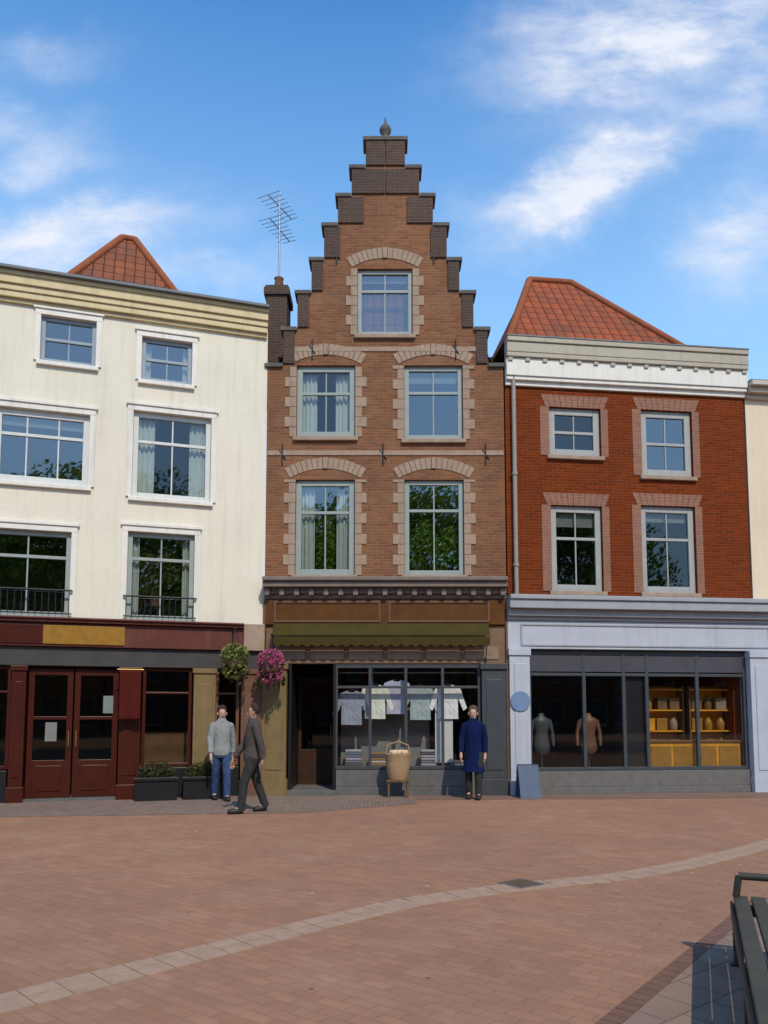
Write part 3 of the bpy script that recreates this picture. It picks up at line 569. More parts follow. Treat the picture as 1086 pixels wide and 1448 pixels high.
# ================================================================= red house on the right
M['frame_r']=paint('weathered_grey_frame',(.36,.36,.34),.5,.12,4,bmp=.03,stain=((.18,.17,.15),.3))
def red_house():
    t=thing('red_house','deep red brick house with orange hipped roof above a pale grey shopfront','house',(2.46,15.5,0),7)
    W=[(1.00,2.12,6.98,8.02),(3.02,4.16,6.62,8.06),(1.00,2.10,4.12,5.92),(2.96,4.16,4.12,5.98)]
    wall('wall',.06,5.36,4.02,8.6,W,M['brick_r'],t,th=.3)
    cornice(t,.06,5.40,[(8.42,8.52,.06),(8.52,8.60,.12),(8.60,8.98,.15)],M['cornw'],name='cornice',ret=False)
    cornice(t,.06,5.40,[(8.984,9.08,.20),(9.08,9.30,.21),(9.30,9.40,.24)],M['corntan'],name='gutter',dent=(8.90,8.983,.18,.36,.10),ret=False)
    MB().box(.06,5.4,-.25,8,9.402,9.43).build('flat_roof',M['lead'],t)
    MB().box(.1,5.3,7.8,8.0,0,9.39).box(5.05,5.3,.3,7.8,0,9.39).build('rear_walls',M['brick_r'],t)
    for w in W:
        x0,x1,z0,z1=w
        mb=MB(); n=11; hw=(x1-x0)/2+.08; cxw=(x0+x1)/2
        for i in range(n):      # splayed flat arch of rubbed brick
            a=-hw+2*hw*i/n+.004; b=-hw+2*hw*(i+1)/n-.004; k=1.16
            mb.prism([(cxw+a,z1+.004),(cxw+b,z1+.004),(cxw+b*k,z1+.26),(cxw+a*k,z1+.26)],-.012,-.001)
        mb.build('window_arch',M['brick_p'],t)
        MB().box(x0-.20,x0-.004,-.014,-.001,z0,z1).build('brick_jamb',M['brick_p'],t); MB().box(x1+.004,x1+.16,-.014,-.001,z0,z1).build('brick_jamb',M['brick_p'],t)
    window(t,*W[0],M['frame_r'],cols=2,rows=(.5,),sill=M['stone'],fw=.14,curt=.0,glassm=M['glass_dim'])
    window(t,*W[1],M['frame_r'],cols=2,rows=(.5,),sill=M['stone'],fw=.14,blind=.0)
    window(t,*W[2],M['frame_r'],cols=2,rows=(.62,),sill=M['stone'],fw=.13,blind=.16,glassm=M['glass_dim'])
    window(t,*W[3],M['frame_r'],cols=2,rows=(.62,),sill=M['stone'],fw=.13,blind=.1,glassm=M['glass_dim'])
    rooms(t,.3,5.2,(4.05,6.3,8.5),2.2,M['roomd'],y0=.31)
    MB().tube((.22,-.08,3.9),(.22,-.08,9.0),.045,n=12).tube((.22,-.08,6.5),(.22,-.08,6.56),.06,n=12).tube((.22,-.08,4.6),(.22,-.08,4.66),.06,n=12).build('downpipe',M['downp'],t)
    # hipped roof
    mb=MB().add([(.2,.55,9.42),(5.0,.55,9.42),(5.0,6,9.42),(.2,6,9.42),(1.62,3.0,12.6),(2.70,3.0,12.6)],[(0,1,5,4),(1,2,5),(2,3,4,5),(3,0,4)])
    r=mb.build('roof',M['tile_r'],t); uvroof(r,None)
    rb=MB()
    for a,b in (((.2,.55,9.42),(1.62,3.0,12.6)),((5.0,.55,9.42),(2.70,3.0,12.6)),((1.62,3,12.6),(2.70,3,12.6))):
        rb.tube(a,b,.09,n=8)
    rb.build('ridge_tiles',M['ridge'],r)
    # --- pale shopfront (runs on as a wide pilaster beyond the red wall)
    cornice(t,.02,6.0,[(3.50,3.58,.10),(3.58,3.72,.18),(3.72,3.90,.30),(3.90,3.99,.34)],M['palegrey2'],name='shop_cornice',ret=False)
    MB().box(.02,6.0,-.06,.28,2.92,3.495).build('fascia',M['palegrey'],t,bev=.01)
    mb=MB()
    mb.box(.30,5.7,-.08,-.061,2.98,3.01).box(.30,5.7,-.08,-.061,3.40,3.43).box(.30,.33,-.08,-.061,3.012,3.398).box(5.67,5.7,-.08,-.061,3.012,3.398)
    mb.build('fascia_moulding',M['palegrey2'],t)
    def pil(x0,x1,mat,y=-.12):
        MB().box(x0,x1,y,.28,.30,2.78).box(x0-.02,x1+.02,y-.03,.28,0,.30).box(x0-.02,x1+.02,y-.03,.28,2.78,2.915).box(x0+.1,x1-.1,y-.015,y-.001,.45,2.62).build('pilaster',mat,t,bev=.01)
    pil(.04,.46,M['palegrey']); pil(5.20,5.95,M['palegrey'])
    x0,x1,z0,z1=.50,5.16,.46,2.90
    mb=MB(); xs=[x0,1.65,2.50,3.00,4.1,x1]
    for x in xs: mb.box(x-.035,x+.035,.04,.12,z0,z1)
    for a,b in zip(xs,xs[1:]): mb.box(a+.035,b-.035,.042,.118,z0,z0+.07).box(a+.035,b-.035,.042,.118,z1-.09,z1).box(a+.035,b-.035,.042,.118,2.38,2.44)
    w=mb.build('shop_window',M['slate'],t,bev=.006)
    for a,b in zip(xs,xs[1:]): MB().add([(a+.02,.08,z0+.04),(b-.02,.08,z0+.04),(b-.02,.08,z1-.04),(a+.02,.08,z1-.04)],[(0,1,2,3)]).build('pane',M['glass_s'],w)
    MB().box(.47,5.18,.05,.10,2.47,2.80).build('transom_panel',M['slategrey'],t)
    MB().box(.47,5.18,-.03,.28,0,.14).box(.47,5.18,.0,.28,.14,.455).build('stall_riser',M['greystone_m'],t,bev=.01)
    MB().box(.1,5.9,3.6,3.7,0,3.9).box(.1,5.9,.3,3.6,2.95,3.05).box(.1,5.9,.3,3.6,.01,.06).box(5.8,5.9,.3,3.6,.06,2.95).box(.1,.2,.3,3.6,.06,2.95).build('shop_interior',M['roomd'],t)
    MB().box(2.52,2.98,.13,.6,.46,2.9).build('pier',M['black'],t,bev=.01)
    MB().tube((.245,-.16,1.86),(.245,-.125,1.86),.2,n=20).build('wall_plate',M['bluep'],t,label='round light blue plate on the left pilaster')
    return t
M['slategrey']=paint('slate_transom_paint',(.065,.065,.075),.45,.2,3); M['downp']=paint('downpipe_paint',(.30,.26,.22),.5,.15,5)
M['brick_p']=brick('rubbed_pale_red_brick',(.36,.16,.10),(.30,.13,.085),(.30,.2,.15),stf=.25); 
M['palegrey2']=paint('grey_cornice_paint',(.33,.34,.355),.5,.1,3,stain=((.2,.19,.18),.4)); M['greystone_m']=paint('mid_grey_plinth',(.15,.14,.13),.75,.2,6,bmp=.2)
M['bluep']=paint('light_blue_enamel',(.16,.24,.38),.35,.1,6)
red_house()
# ================================================================= beige house at the right edge
def beige_house():
    t=thing('beige_house','beige stucco house cut off by the right edge of the picture, beyond the red house','house',(7.79,16.16,0),7)
    W=[(1.0,2.1,6.6,8.0),(1.0,2.1,4.2,5.9),(3.3,4.4,6.6,8.0),(3.3,4.4,4.2,5.9)]
    wall('wall',.04,6,3.99,8.5,W,M['beige'],t,th=.3)
    for w in W: window(t,*w,M['white'],cols=2,rows=(.6,),sill=M['cornw'],curt=.2)
    rooms(t,.2,5.8,(4.05,6.3,8.4),2.2,M['roomd'],y0=.31)
    cornice(t,.04,6,[(8.40,8.5,.08),(8.5,8.62,.2),(8.62,8.72,.3)],M['cornw2'],ret=False)
    MB().box(.04,6,-.25,8,8.72,8.76).build('flat_roof',M['lead'],t)
    MB().box(.62,6,-.05,.28,0,.5).box(.62,1.0,-.05,.28,.5,2.9).box(4.6,5,-.05,.28,.5,2.9).box(5.6,6,-.05,.28,.5,2.9).box(.62,6,-.05,.28,2.9,3.98).build('shopfront',M['palegrey'],t,bev=.01)
    w=MB().box(1.0,4.6,.05,.12,.5,.58).box(1.0,4.6,.05,.12,2.8,2.89).box(2.75,2.82,.052,.118,.58,2.8).build('shop_window',M['slate'],t)
    MB().add([(1.0,.085,.55),(4.6,.085,.55),(4.6,.085,2.85),(1.0,.085,2.85)],[(0,1,2,3)]).build('pane',M['glass_d'],w)
    MB().box(5.0,5.6,.1,.15,.05,2.88).build('door',M['slate'],t,bev=.01)
    MB().box(.62,6,3.0,3.1,0,3.9).box(.62,6,.3,3.0,2.92,3.0).build('shop_interior',M['roomd'],t)
    MB().box(.1,6,7.8,8,0,8.7).box(5.8,6,.3,7.8,0,8.7).build('rear_walls',M['beige'],t)
M['cornw2']=paint('beige_cornice_paint',(.50,.44,.36),.6,.1,4)
beige_house()

# ================================================================= things on and around the fronts
def on(origin,deg,x,y,z=0):
    c,s=math.cos(R(deg)),math.sin(R(deg)); return (origin[0]+x*c-y*s,origin[1]+x*s+y*c,z)
CR=((-2.44,15.5),17); RD=((2.46,15.5),7)
def aerial():
    t=thing('tv_aerial','thin grey television aerial standing on the dark brick chimney','aerial',(-2.37,16.55,11.03))
    MB().tube((0,0,0),(0,0,2.4),.026,.02,n=8).build('mast',M['alu'],t)
    for z,w in((1.55,.34),(2.1,.42)):
        mb=MB().tube((-w*.5,-.35,z),(w*.5,.5,z),.012,n=6)
        for k in range(8):
            f=k/7; l=.30-.12*f; c=Vector((-w*.5+w*f,-.35+.85*f,z)); d=Vector((.85,-w,0)).normalized(); mb.tube(c-d*l,c+d*l,.008,n=5)
        mb.build('antenna_array',M['alu'],t)
M['alu']=paint('aluminium',(.35,.37,.38),.45,.1,8,metal=.7,bmp=0)
aerial()
def leaves(mb,c,r,n,size,seed,flat=1,shell=.55):
    rr=random.Random(seed)
    for i in range(n):
        d=Vector((rr.gauss(0,1),rr.gauss(0,1),rr.gauss(0,1))).normalized(); k=shell+(1-shell)*rr.random()**.6
        p=Vector(c)+Vector((d.x*r[0],d.y*r[1],d.z*r[2]))*k
        a=Vector((rr.gauss(0,1),rr.gauss(0,1),rr.gauss(0,1))).normalized(); b=a.orthogonal().normalized(); s=size*rr.uniform(.6,1.3)
        cc=a.cross(b)
        mb.add([p-b*s,p-cc*s*.45+a*s*.1,p+b*s,p+cc*s*.45+a*s*.1],[(0,1,2,3)])
def hanging_basket(loc,label,m,seed,rz=0,r=.27):
    t=thing('hanging_basket',label,'hanging basket',loc,rz)
    MB().lathe([(.05,-.34),(.15,-.30),(.21,-.2),(.23,-.1),(.22,-.09)],16).build('basket',M['basket'],t)
    mb=MB(); leaves(mb,(0,0,.02),(r,r,.24),520,.042,seed); leaves(mb,(0,0,-.2),(r*.95,r*.9,.26),300,.04,seed+1,shell=.75)
    mb.build('flowers',m,t)
    mb=MB(); leaves(mb,(0,0,-.05),(r*.98,r*.98,.28),230,.045,seed+2)
    rr=random.Random(seed)
    for k in range(9):
        a=rr.random()*6.28; q=r*rr.uniform(.5,1.05); leaves(mb,(q*math.cos(a),q*math.sin(a),-.30-rr.random()*.16),(.04,.04,.13),26,.035,seed*9+k,shell=.1)
    mb.build('leaves',M['leafd'],t)
    mb=MB()
    for k in range(3): a=2.09*k; mb.tube((.21*math.cos(a),.21*math.sin(a),-.08),(0,0,.52),.006,n=5)
    mb.build('chain',M['darkmetal'],t)
    MB().tube((0,.38,.50),(0,-.03,.54),.013,n=8).tube((0,.38,.2),(0,.38,.62),.013,n=8).tube((0,.38,.25),(0,.12,.51),.01,n=6).build('bracket',M['darkmetal'],t)
hanging_basket((-2.20,14.93,2.62),'hanging basket of pink flowers on the ochre pilaster left of the brown awning',M['pink'],3)
hanging_basket((*on(*CR,-.62,-.50)[:2],2.72),'hanging basket of yellow green foliage at the right end of the maroon shopfront',M['leafy'],13,17)
def wall_lamp(): pass
def planter(loc,rz,label,seed):
    t=thing('planter',label,'planter',loc,rz,'black planters by the maroon shopfront')
    MB().box(-.38,.38,-.17,-.14,0,.42).box(-.38,.38,.14,.17,0,.42).box(-.38,-.35,-.14,.14,0,.42).box(.35,.38,-.14,.14,0,.42).box(-.35,.35,-.14,.14,.0,.36).box(-.41,.41,-.2,-.171,.37,.43).build('trough',M['black'],t,bev=.006)
    mb=MB(); leaves(mb,(0,0,.52),(.36,.17,.19),700,.035,seed,shell=.2)
    for k in range(14):
        x=rnd.uniform(-.3,.3); mb.tube((x,0,.36),(x+rnd.uniform(-.05,.05),rnd.uniform(-.08,.08),.66),.004,n=4)
    mb.build('shrub',M['leafd'],t)
planter(on(*CR,-2.02,-.34),17,'black planter with olive shrubs beside the maroon door',31)
planter(on(*CR,-1.15,-.34),17,'black planter with olive shrubs in front of the ochre pilaster of the maroon shopfront',47)
def cloth_banner():
    t=thing('red_banner','long crimson cloth banner hanging from a rod right of the maroon double door','banner',on(*CR,-2.53,-.30),17)
    v=[];f=[];n=18;m_=22
    for k in range(m_+1):
        for i in range(n+1):
            x=-.19+.38*i/n; z=1.50+.92*k/m_; y=.018*math.sin(x*22+z*1.5)*(1-k/m_*.7); v.append((x,y,z))
    for k in range(m_):
        for i in range(n): a=k*(n+1)+i; f.append((a,a+1,a+n+2,a+n+1))
    o=MB().add(v,f,True).build('cloth',M['darkred'],t); s=o.modifiers.new('thick','SOLIDIFY'); s.thickness=.004
    MB().tube((-.24,0,2.44),(.24,0,2.44),.012,n=8).tube((0,0,2.44),(0,.2,2.44),.012,n=8).build('rod',M['brass'],t)
cloth_banner()
# shirts hung in the gable house's shop window
def shirt(loc,label,col,s=1,rz=0):
    m=cloth('shirt_cloth',col)
    t=thing('hanging_shirt',label,'shirt',loc,rz,'pale shirts hung in the shop window')
    pts=[(-.20,0),(.20,0),(.19,.42),(.30,.16),(.37,.21),(.24,.60),(.08,.66),(.05,.63),(-.05,.63),(-.08,.66),(-.24,.60),(-.37,.21),(-.30,.16),(-.19,.42)]
    o=MB().prism([(x*s,(z-.68)*s) for x,z in pts],-.04,.04).build('shirt_cloth',m,t,bev=.02)
    MB().tube((-.2*s,0,-.06),(0,0,.0),.008,n=6).tube((.2*s,0,-.06),(0,0,.0),.008,n=6).tube((0,0,0),(0,0,.12),.004,n=5).build('hanger',M['darkmetal'],t)
cols=[(-.66,.18,2.18,(.20,.22,.26),'blue grey shirt hung nearest the shop door'),(-.18,.20,2.30,(.48,.50,.42),'pale cream shirt hung second from the shop door'),
      (.26,.22,2.40,(.30,.30,.38),'lavender grey shirt hung in the middle of the shop window'),(.74,.2,2.28,(.25,.30,.30),'grey green shirt hung fourth from the shop door'),
      (1.30,.16,2.30,(.60,.60,.60),'white shirt hung at the right end of the shop window')]
for x,y,z,c,l in cols: shirt((x,15.5+y*.2+.20,z-.08),l,tuple(min(.8,k*1.5) for k in c),1.05)
MBr=MB().tube((-.93,15.74,2.45),(1.9,15.74,2.45),.014,n=8).build('clothes_rail',M['alu']); tag(MBr,'metal rail holding the shirts inside the brown shop window','rail')
def poster(loc,w,h,label,mat):
    t=thing('poster_stand',label,'poster stand',loc,0)
    MB().box(-w/2,w/2,-.012,.012,.12,.12+h).build('poster_panel',mat,t,bev=.004)
    MB().box(-w/2,w/2,-.10,.10,0,.02).box(-.02,.02,-.012,.012,.02,.119).build('foot',M['darkmetal'],t)
poster((1.22,15.75,.5),.36,1.05,'plain white display panel on the shelf behind the white shirt',M['white'])
def folded(loc,label,cols_,rz=0):
    t=thing('garment_stack',label,'folded clothes',loc,rz,'stacks of folded garments on the shop shelf')
    z=0
    for c in cols_:
        h=.055; MB().box(-.17,.17,-.14,.14,z,z+h-.004).build('folded_garment',paint('fold_%d'%int(c[0]*991+c[1]*77),c,.9,.12,9),t,bev=.018); z+=h
G1=(.16,.18,.23);G2=(.26,.17,.08);G3=(.36,.33,.37);G4=(.45,.42,.36);G5=(.10,.10,.11)
for x,cs,l in((-.62,[G1,G5,G1,G3,G1,G1,G3],'tall stack of dark blue grey garments nearest the shop door'),(-.12,[G2,G2,G4,G2,G5,G2],'tall brown stack of garments left of the tan basket'),(.92,[G3,G3,G1,G3,G3,G5,G3],'lilac grey stack of garments right of the tan basket'),(1.5,[G5,G1,G5],'low charcoal stack of garments by the slate pilaster')):
    folded((x,15.9,.5),l,cs)
def sandwich_basket():
    t=thing('wicker_basket','pale tan wicker basket outside the brown shop window','basket',(.27,15.08,0))
    MB().box(-.22,.22,-.16,.16,.30,.34).box(-.2,-.16,-.14,-.1,0,.3).box(.16,.2,-.14,-.1,0,.3).box(-.2,-.16,.1,.14,0,.3).box(.16,.2,.1,.14,0,.3).build('stand',M['wood2'],t,bev=.005)
    o=MB().lathe([(.17,.34),(.20,.42),(.235,.62),(.25,.82),(.26,.84),(.235,.84),(.2,.60),(.16,.38)],24).build('wicker_bowl',M['wicker'],t)
    mb=MB().tube((-.24,0,.82),(-.2,0,1.0),.012,n=8).tube((-.2,0,1.0),(0,0,1.08),.012,n=8).tube((0,0,1.08),(.2,0,1.0),.012,n=8).tube((.2,0,1.0),(.24,0,.82),.012,n=8); mb.build('handle',M['wicker'],t)
    mb=MB()
    rr=random.Random(5)
    for k in range(9):
        a=k*2.4; q=.05+.016*k; mb.lathe([(.0,.80),(.045,.82),(.06,.86),(.045,.90),(.0,.915)],10,(q*math.cos(a),q*math.sin(a)))
    mb.build('rolled_cloths',M['tancloth'],t)
M['wicker']=brick('wicker_weave',(.62,.42,.24),(.50,.33,.18),(.22,.14,.07),w=.05,h=.018,mo=.003,stf=.1,bm=.6); M['tancloth']=paint('tan_cloth',(.66,.47,.30),.9,.15,10)
sandwich_basket()
def window_plant(loc,rz,label,m,r,seed,n=420,size=.06):
    t=thing('potted_plant',label,'plant',loc,rz,'plants standing behind the upper windows')
    MB().lathe([(.07,0),(.10,.16),(.11,.17),(.09,.17)],14).build('pot',M['tile_pot'],t)
    mb=MB()
    for k in range(5):
        a=k*1.26; c=(r[0]*.5*math.cos(a),r[1]*.3*math.sin(a),.2+r[2]*(1+.35*math.sin(k*2.1))); leaves(mb,c,(r[0]*.6,r[1],r[2]*.75),n//5,size,seed+k,shell=.15)
        mb.tube((0,0,.12),c,.008,n=4)
    mb.build('foliage',m,t)
window_plant((.80,15.78,4.20),0,'lush green plant, left one of two in the gable house right first floor window',M['leafp'],(.36,.12,.62),61,1500)
window_plant((1.30,15.80,4.20),0,'lush green plant, right one of two in the gable house right first floor window',M['leafp'],(.34,.12,.55),71,1300)
window_plant((-1.21,15.80,4.24),0,'narrow green plant between the curtains of the left first floor window',M['leafp'],(.22,.10,.66),81,800)
window_plant(on(*CR,-2.12,.34,3.75),17,'olive yellow plant in the cream house window above the gold panel',M['leafo'],(.42,.10,.55),91,1000)
# display in the red house's shop
def shelf_unit(loc,label,w,rz):
    t=thing('shelf_unit',label,'shelves',loc,rz,'tall shelves inside the pale grey shop')
    mb=MB().box(-w/2,-w/2+.03,-.15,.15,0,1.9).box(w/2-.03,w/2,-.15,.15,0,1.9).build('side_panels',M['wood2'],t)
    for k in range(5): MB().box(-w/2+.03,w/2-.03,-.15,.15,.05+k*.44,.08+k*.44).build('shelf',M['wood'],t)
    MB().box(-w/2+.03,w/2-.03,.13,.15,.0,1.9).build('back_panel',M['wood'],t)
    return t
for i,(x,w,l) in enumerate(((3.55,.95,'left orange wood shelf unit inside the pale grey shop'),(4.62,.95,'right orange wood shelf unit inside the pale grey shop'))):
    shelf_unit(on(*RD,x,.62,.3),l,w,7)
    rr=random.Random(i+3)
    for k in range(4):
        for j in range(3):
            c=[M['gold'],M['wood'],M['gold'],M['wood2'],M['stone_d']][rr.randrange(5)]
            kind=rr.random()<.5
            x_=x-.28+j*.28; z=.3+.082+k*.44
            row=('bottom','second','third','top')[k]; pos=('left','middle','right')[j]; side=('left','right')[i]
            if kind:
                o=MB().lathe([(.07,0),(.085,.02),(.085,.18),(.05,.23),(.04,.27),(.05,.28)],14).build('storage_jar',c); cat='jar'
            else:
                o=MB().box(-.11,.11,-.09,.09,0,.2).box(-.115,.115,-.095,.095,.2,.25).build('gift_box',c,bev=.006); cat='box'
            o.location=on(*RD,x_,.59,z); o.rotation_euler=(0,0,R(7+rr.uniform(-9,9)))
            tag(o,'%s %s at the %s of the %s shelf of the %s orange unit'%('brown and gold',cat,pos,row,side),cat,'jars and boxes on the orange shelves')
cc=thing('shop_counter','low orange wood counter along the right part of the pale grey shop window','counter',on(*RD,4.1,.36,.06),7)
MB().box(-1.02,1.02,-.16,.16,.0,.95).build('counter_body',M['wood'],cc,bev=.01); MB().box(-1.05,1.05,-.19,.17,.953,1.0).build('counter_top',M['wood2'],cc,bev=.008)
mbk=MB()
for k in range(4): mbk.box(-.98+k*.5,-.54+k*.5,-.175,-.161,.08,.88)
mbk.build('counter_moulding',M['gold'],cc,bev=.005)
def mannequin(loc,label,m,rz):
    t=thing('mannequin',label,'mannequin',loc,rz,'dark dressed mannequins inside the pale grey shop')
    MB().lathe([(.13,0),(.13,.02),(.02,.03),(.015,.75)],14).build('stand',M['darkmetal'],t)
    prof=[(.10,.70),(.17,.78),(.17,.9),(.125,1.08),(.15,1.22),(.185,1.36),(.17,1.44),(.07,1.50),(.05,1.56),(.0,1.57)]
    mb=MB().lathe(prof,20); mb.v=[(x*1.05,y*.62,z) for x,y,z in mb.v]
    mb.build('torso',m,t)
    mb=MB()
    for s in(-1,1): mb.tube((s*.17,0,1.42),(s*.235,.0,1.15),.052,.042).tube((s*.235,0,1.15),(s*.24,-.05,.88),.042,.033)
    mb.build('sleeves',m,t)
mannequin(on(*RD,.95,.7,.06),'slate blue dressed mannequin at the left end of the pale grey shop window',M['slate_bl'] if 'slate_bl' in M else M['slate'],7)
mannequin(on(*RD,2.0,.75,.06),'brown dressed mannequin left of the black pier in the pale grey shop window',M['brownp'],-5)
def a_board():
    t=thing('a_board','small slate blue pavement board leaning at the foot of the left pale grey pilaster','pavement board',(2.78,15.05,0),5)
    for s,n in((-1,0),(1,0)):
        mb=MB(); y0=s*.20
        v=[(-.2,y0,0),(.2,y0,0),(.2,s*.015,.62),(-.2,s*.015,.62)]
        mb.add(v+[(x,y+.018*s,z) for x,y,z in v],[(0,1,2,3),(7,6,5,4),(0,4,5,1),(1,5,6,2),(2,6,7,3),(3,7,4,0)]); mb.build('board_panel',M['boardblue'],t)
    MB().tube((-.2,0,.625),(.2,0,.625),.014,n=8).build('hinge',M['darkmetal'],t)
M['boardblue']=paint('slate_blue_board',(.075,.105,.16),.6,.15,6)
a_board()
# bench at the right edge
def bench():
    t=thing('park_bench','dark backless slatted bench standing on the grey paving, cut off by the lower right corner','bench',(1.96,4.61,0),67.9)
    # local x along the bench, back towards +y(left side is seat front)
    for k in range(5): MB().box(-2.2,.62,-.60+k*.105,-.60+k*.105+.085,.39,.425).build('seat_slat',M['benchw'],t,bev=.006)
    for x in(-2.1,-.8,.5):
        MB().box(x,x+.06,-.60,-.54,.0,.385).box(x,x+.06,-.14,-.08,0,.385).box(x,x+.06,-.54,-.14,.32,.385).box(x,x+.06,-.62,-.52,.0,.02).box(x,x+.06,-.16,-.06,0,.02).build('leg',M['benchm'],t,bev=.006)
    MB().tube((.56,-.11,.425),(.56,-.13,.56),.022,n=8).tube((.56,-.13,.56),(.56,-.56,.56),.024,n=8).tube((.56,-.56,.56),(.56,-.58,.425),.022,n=8).build('armrest',M['benchm'],t)
    MB().box(-2.2,.62,-.09,-.075,.29,.385).build('apron',M['benchm'],t)
M['benchw']=paint('dark_bench_wood',(.062,.055,.038),.6,.3,8,bmp=.3); M['benchm']=paint('dark_olive_metal',(.04,.04,.03),.5,.2,6,bmp=.05)
bench()
drain((1.30,7.45,0),35,'square iron drain cover beside the pale gutter strip in the brick paving')

# ================================================================= people
def skinned(name,verts,edges,radii,mat,parent,sub=2,root=0):
    m=bpy.data.meshes.new(name); m.from_pydata(verts,edges,[]); o=bpy.data.objects.new(name,m); COL.objects.link(o); o.parent=parent
    m.materials.append(mat)
    sk=o.modifiers.new('skin','SKIN'); sk.use_smooth_shade=True
    for i,r in enumerate(radii):
        d=m.skin_vertices[0].data[i]; d.radius=(r,r) if not isinstance(r,tuple) else r; d.use_root=(i==root)
    s=o.modifiers.new('sub','SUBSURF'); s.levels=s.render_levels=sub
    return o
def person(loc,rz,label,skin,top,legs,shoe,hair,stride=.2,long_coat=False,hairlong=False,arm=.15,h=1.0,bag=None):
    t=thing('person',label,'person',loc,rz); t.scale=(h,h,h)
    S=stride; V={}
    def chain(pts,E,Rr,rad,link=None):
        base=len(E[0]); 
        for p,r in zip(pts,rad): E[0].append(p); Rr.append(r)
        for i in range(len(pts)-1): E[1].append((base+i,base+i+1))
        if link is not None: E[1].append((link,base))
        return base
    E=([],[]); Rr=[]
    b=chain([(0,0,.95),(0,0,1.08),(0,.0,1.24),(0,.01,1.38),(0,.01,1.47),(0,-.005,1.53),(0,-.01,1.60),(0,.0,1.665),(0,.005,1.70)],E,Rr,[(.125,.10),(.115,.085),(.14,.10),(.11,.08),(.052,.052),(.058,.06),(.075,.088),(.072,.085),(.045,.05)])
    hands=[]
    for s in(-1,1):
        k=arm*s
        sh=chain([(s*.155,.01,1.375),(s*.215,.01+k*.35,1.15),(s*.225,-.06+k*.9,.92),(s*.222,-.075+k*1.0,.86)],E,Rr,[.050,.042,.030,.026],link=b+3)
        wr=sh+3; hx,hy,hz=E[0][wr]
        pal=chain([(hx,hy-.01,hz-.05),(hx,hy-.012,hz-.085)],E,Rr,[(.034,.018),(.036,.016)],link=wr)
        for q,(dy,l) in enumerate(((-.030,.062),(-.010,.075),(.010,.07),(.028,.055))):
            chain([(hx,hy+dy-.012,hz-.10),(hx-s*.012,hy+dy-.016,hz-.10-l*.55),(hx-s*.028,hy+dy-.018,hz-.10-l)],E,Rr,[.010,.009,.008],link=pal+1)
        chain([(hx-s*.01,hy-.045,hz-.065),(hx-s*.018,hy-.056,hz-.10)],E,Rr,[.011,.009],link=pal)
    legs_pts=[]
    for s in(-1,1):
        st=S*s
        L_=[(s*.09,0,.90),(s*.095,-.03+st*.55*-1,.50),(s*.095,.02-st,.10 if st>0 else .13),(s*.10,-.10-st,.04 if st>0 else .05),(s*.10,-.17-st,.035)]
        legs_pts.append(L_)
        chain(L_,E,Rr,[.085,.055,.038,.036,.025],link=b)
    skinned('body',E[0],E[1],Rr,skin,t)
    # clothes: lofted over the body, a little larger than it
    def loft(mb,secs,n=18):
        v=[(c[0]+rx*math.cos(6.28318*i/n),c[1]+ry*math.sin(6.28318*i/n),c[2]) for c,rx,ry in secs for i in range(n)]
        mb.add(v,[(k*n+i,k*n+(i+1)%n,(k+1)*n+(i+1)%n,(k+1)*n+i) for k in range(len(secs)-1) for i in range(n)],True)
        mb.add(v[:n],[tuple(range(n))]); mb.add(v[-n:],[tuple(range(n))])
    mb=MB(); zb=.52 if long_coat else .84
    secs=[((0,0,zb),.225 if long_coat else .178,.185 if long_coat else .135),((0,0,zb+.12),.185 if long_coat else .180,.145),((0,0,.98),.168,.135),((0,0,1.10),.155,.122),((0,0,1.22),.172,.130),((0,.005,1.32),.190,.126),((0,.01,1.39),.192,.112),((0,.01,1.435),.17,.10),((0,.008,1.468),.115,.085),((0,.005,1.50),.068,.07)]
    loft(mb,secs)
    for s in(-1,1):
        k=arm*s; P0,P1,P2=(s*.158,.01,1.378),(s*.215,.01+k*.35,1.15),(s*.224,-.064+k*.95,.885)
        mb.tube(P0,P1,.074,.060,n=14); mb.tube(P1,P2,.062,.050,n=14)
        for p,r in((P0,.075),(P1,.0625)): mb.lathe([(.001,p[2]-r),(r*.7,p[2]-r*.7),(r,p[2]),(r*.7,p[2]+r*.7),(.001,p[2]+r)],14,(p[0],p[1]))
    o=mb.build('coat' if long_coat else 'jacket',top,t)
    cl=MB(); loft(cl,[((0,.0,1.455),.098,.088),((0,.0,1.52),.072,.072),((0,.0,1.525),.066,.066)]); cl.build('collar',top,t)
    mb=MB(); loft(mb,[((0,0,.80),.165,.125),((0,0,.90),.165,.128),((0,0,1.0),.145,.115)])
    for L_ in legs_pts:
        A,B,D=[Vector(q) for q in L_[:3]]; A=A+Vector((0,0,-.02)); D=D+Vector((0,.005,-.055))
        mb.tube(A,B,.102,.074,n=16); mb.tube(B,D,.074,.062,n=16)
        mb.lathe([(.001,B.z-.075),(.053,B.z-.053),(.075,B.z),(.053,B.z+.053),(.001,B.z+.075)],14,(B.x,B.y))
    mb.build('trousers',legs,t)
    for L_ in legs_pts:
        x,y,z=L_[2]; skinned('shoe',[(x,y+.04,z-.05),(x,L_[3][1],.042),(x,L_[4][1]-.03,.034)],[(0,1),(1,2)],[(.055,.062),(.058,.056),(.048,.040)],shoe,t,sub=1)
    hv=[(0,.04,1.58),(0,.035,1.66),(0,.008,1.725),(0,-.035,1.725)]; hr=[(.092,.07),(.103,.09),(.09,.088),(.075,.055)]
    if hairlong: hv=[(0,.07,1.42),(0,.055,1.52)]+hv; hr=[(.085,.05),(.10,.06)]+hr
    skinned('hair',hv,[(i,i+1) for i in range(len(hv)-1)],hr,hair,t)
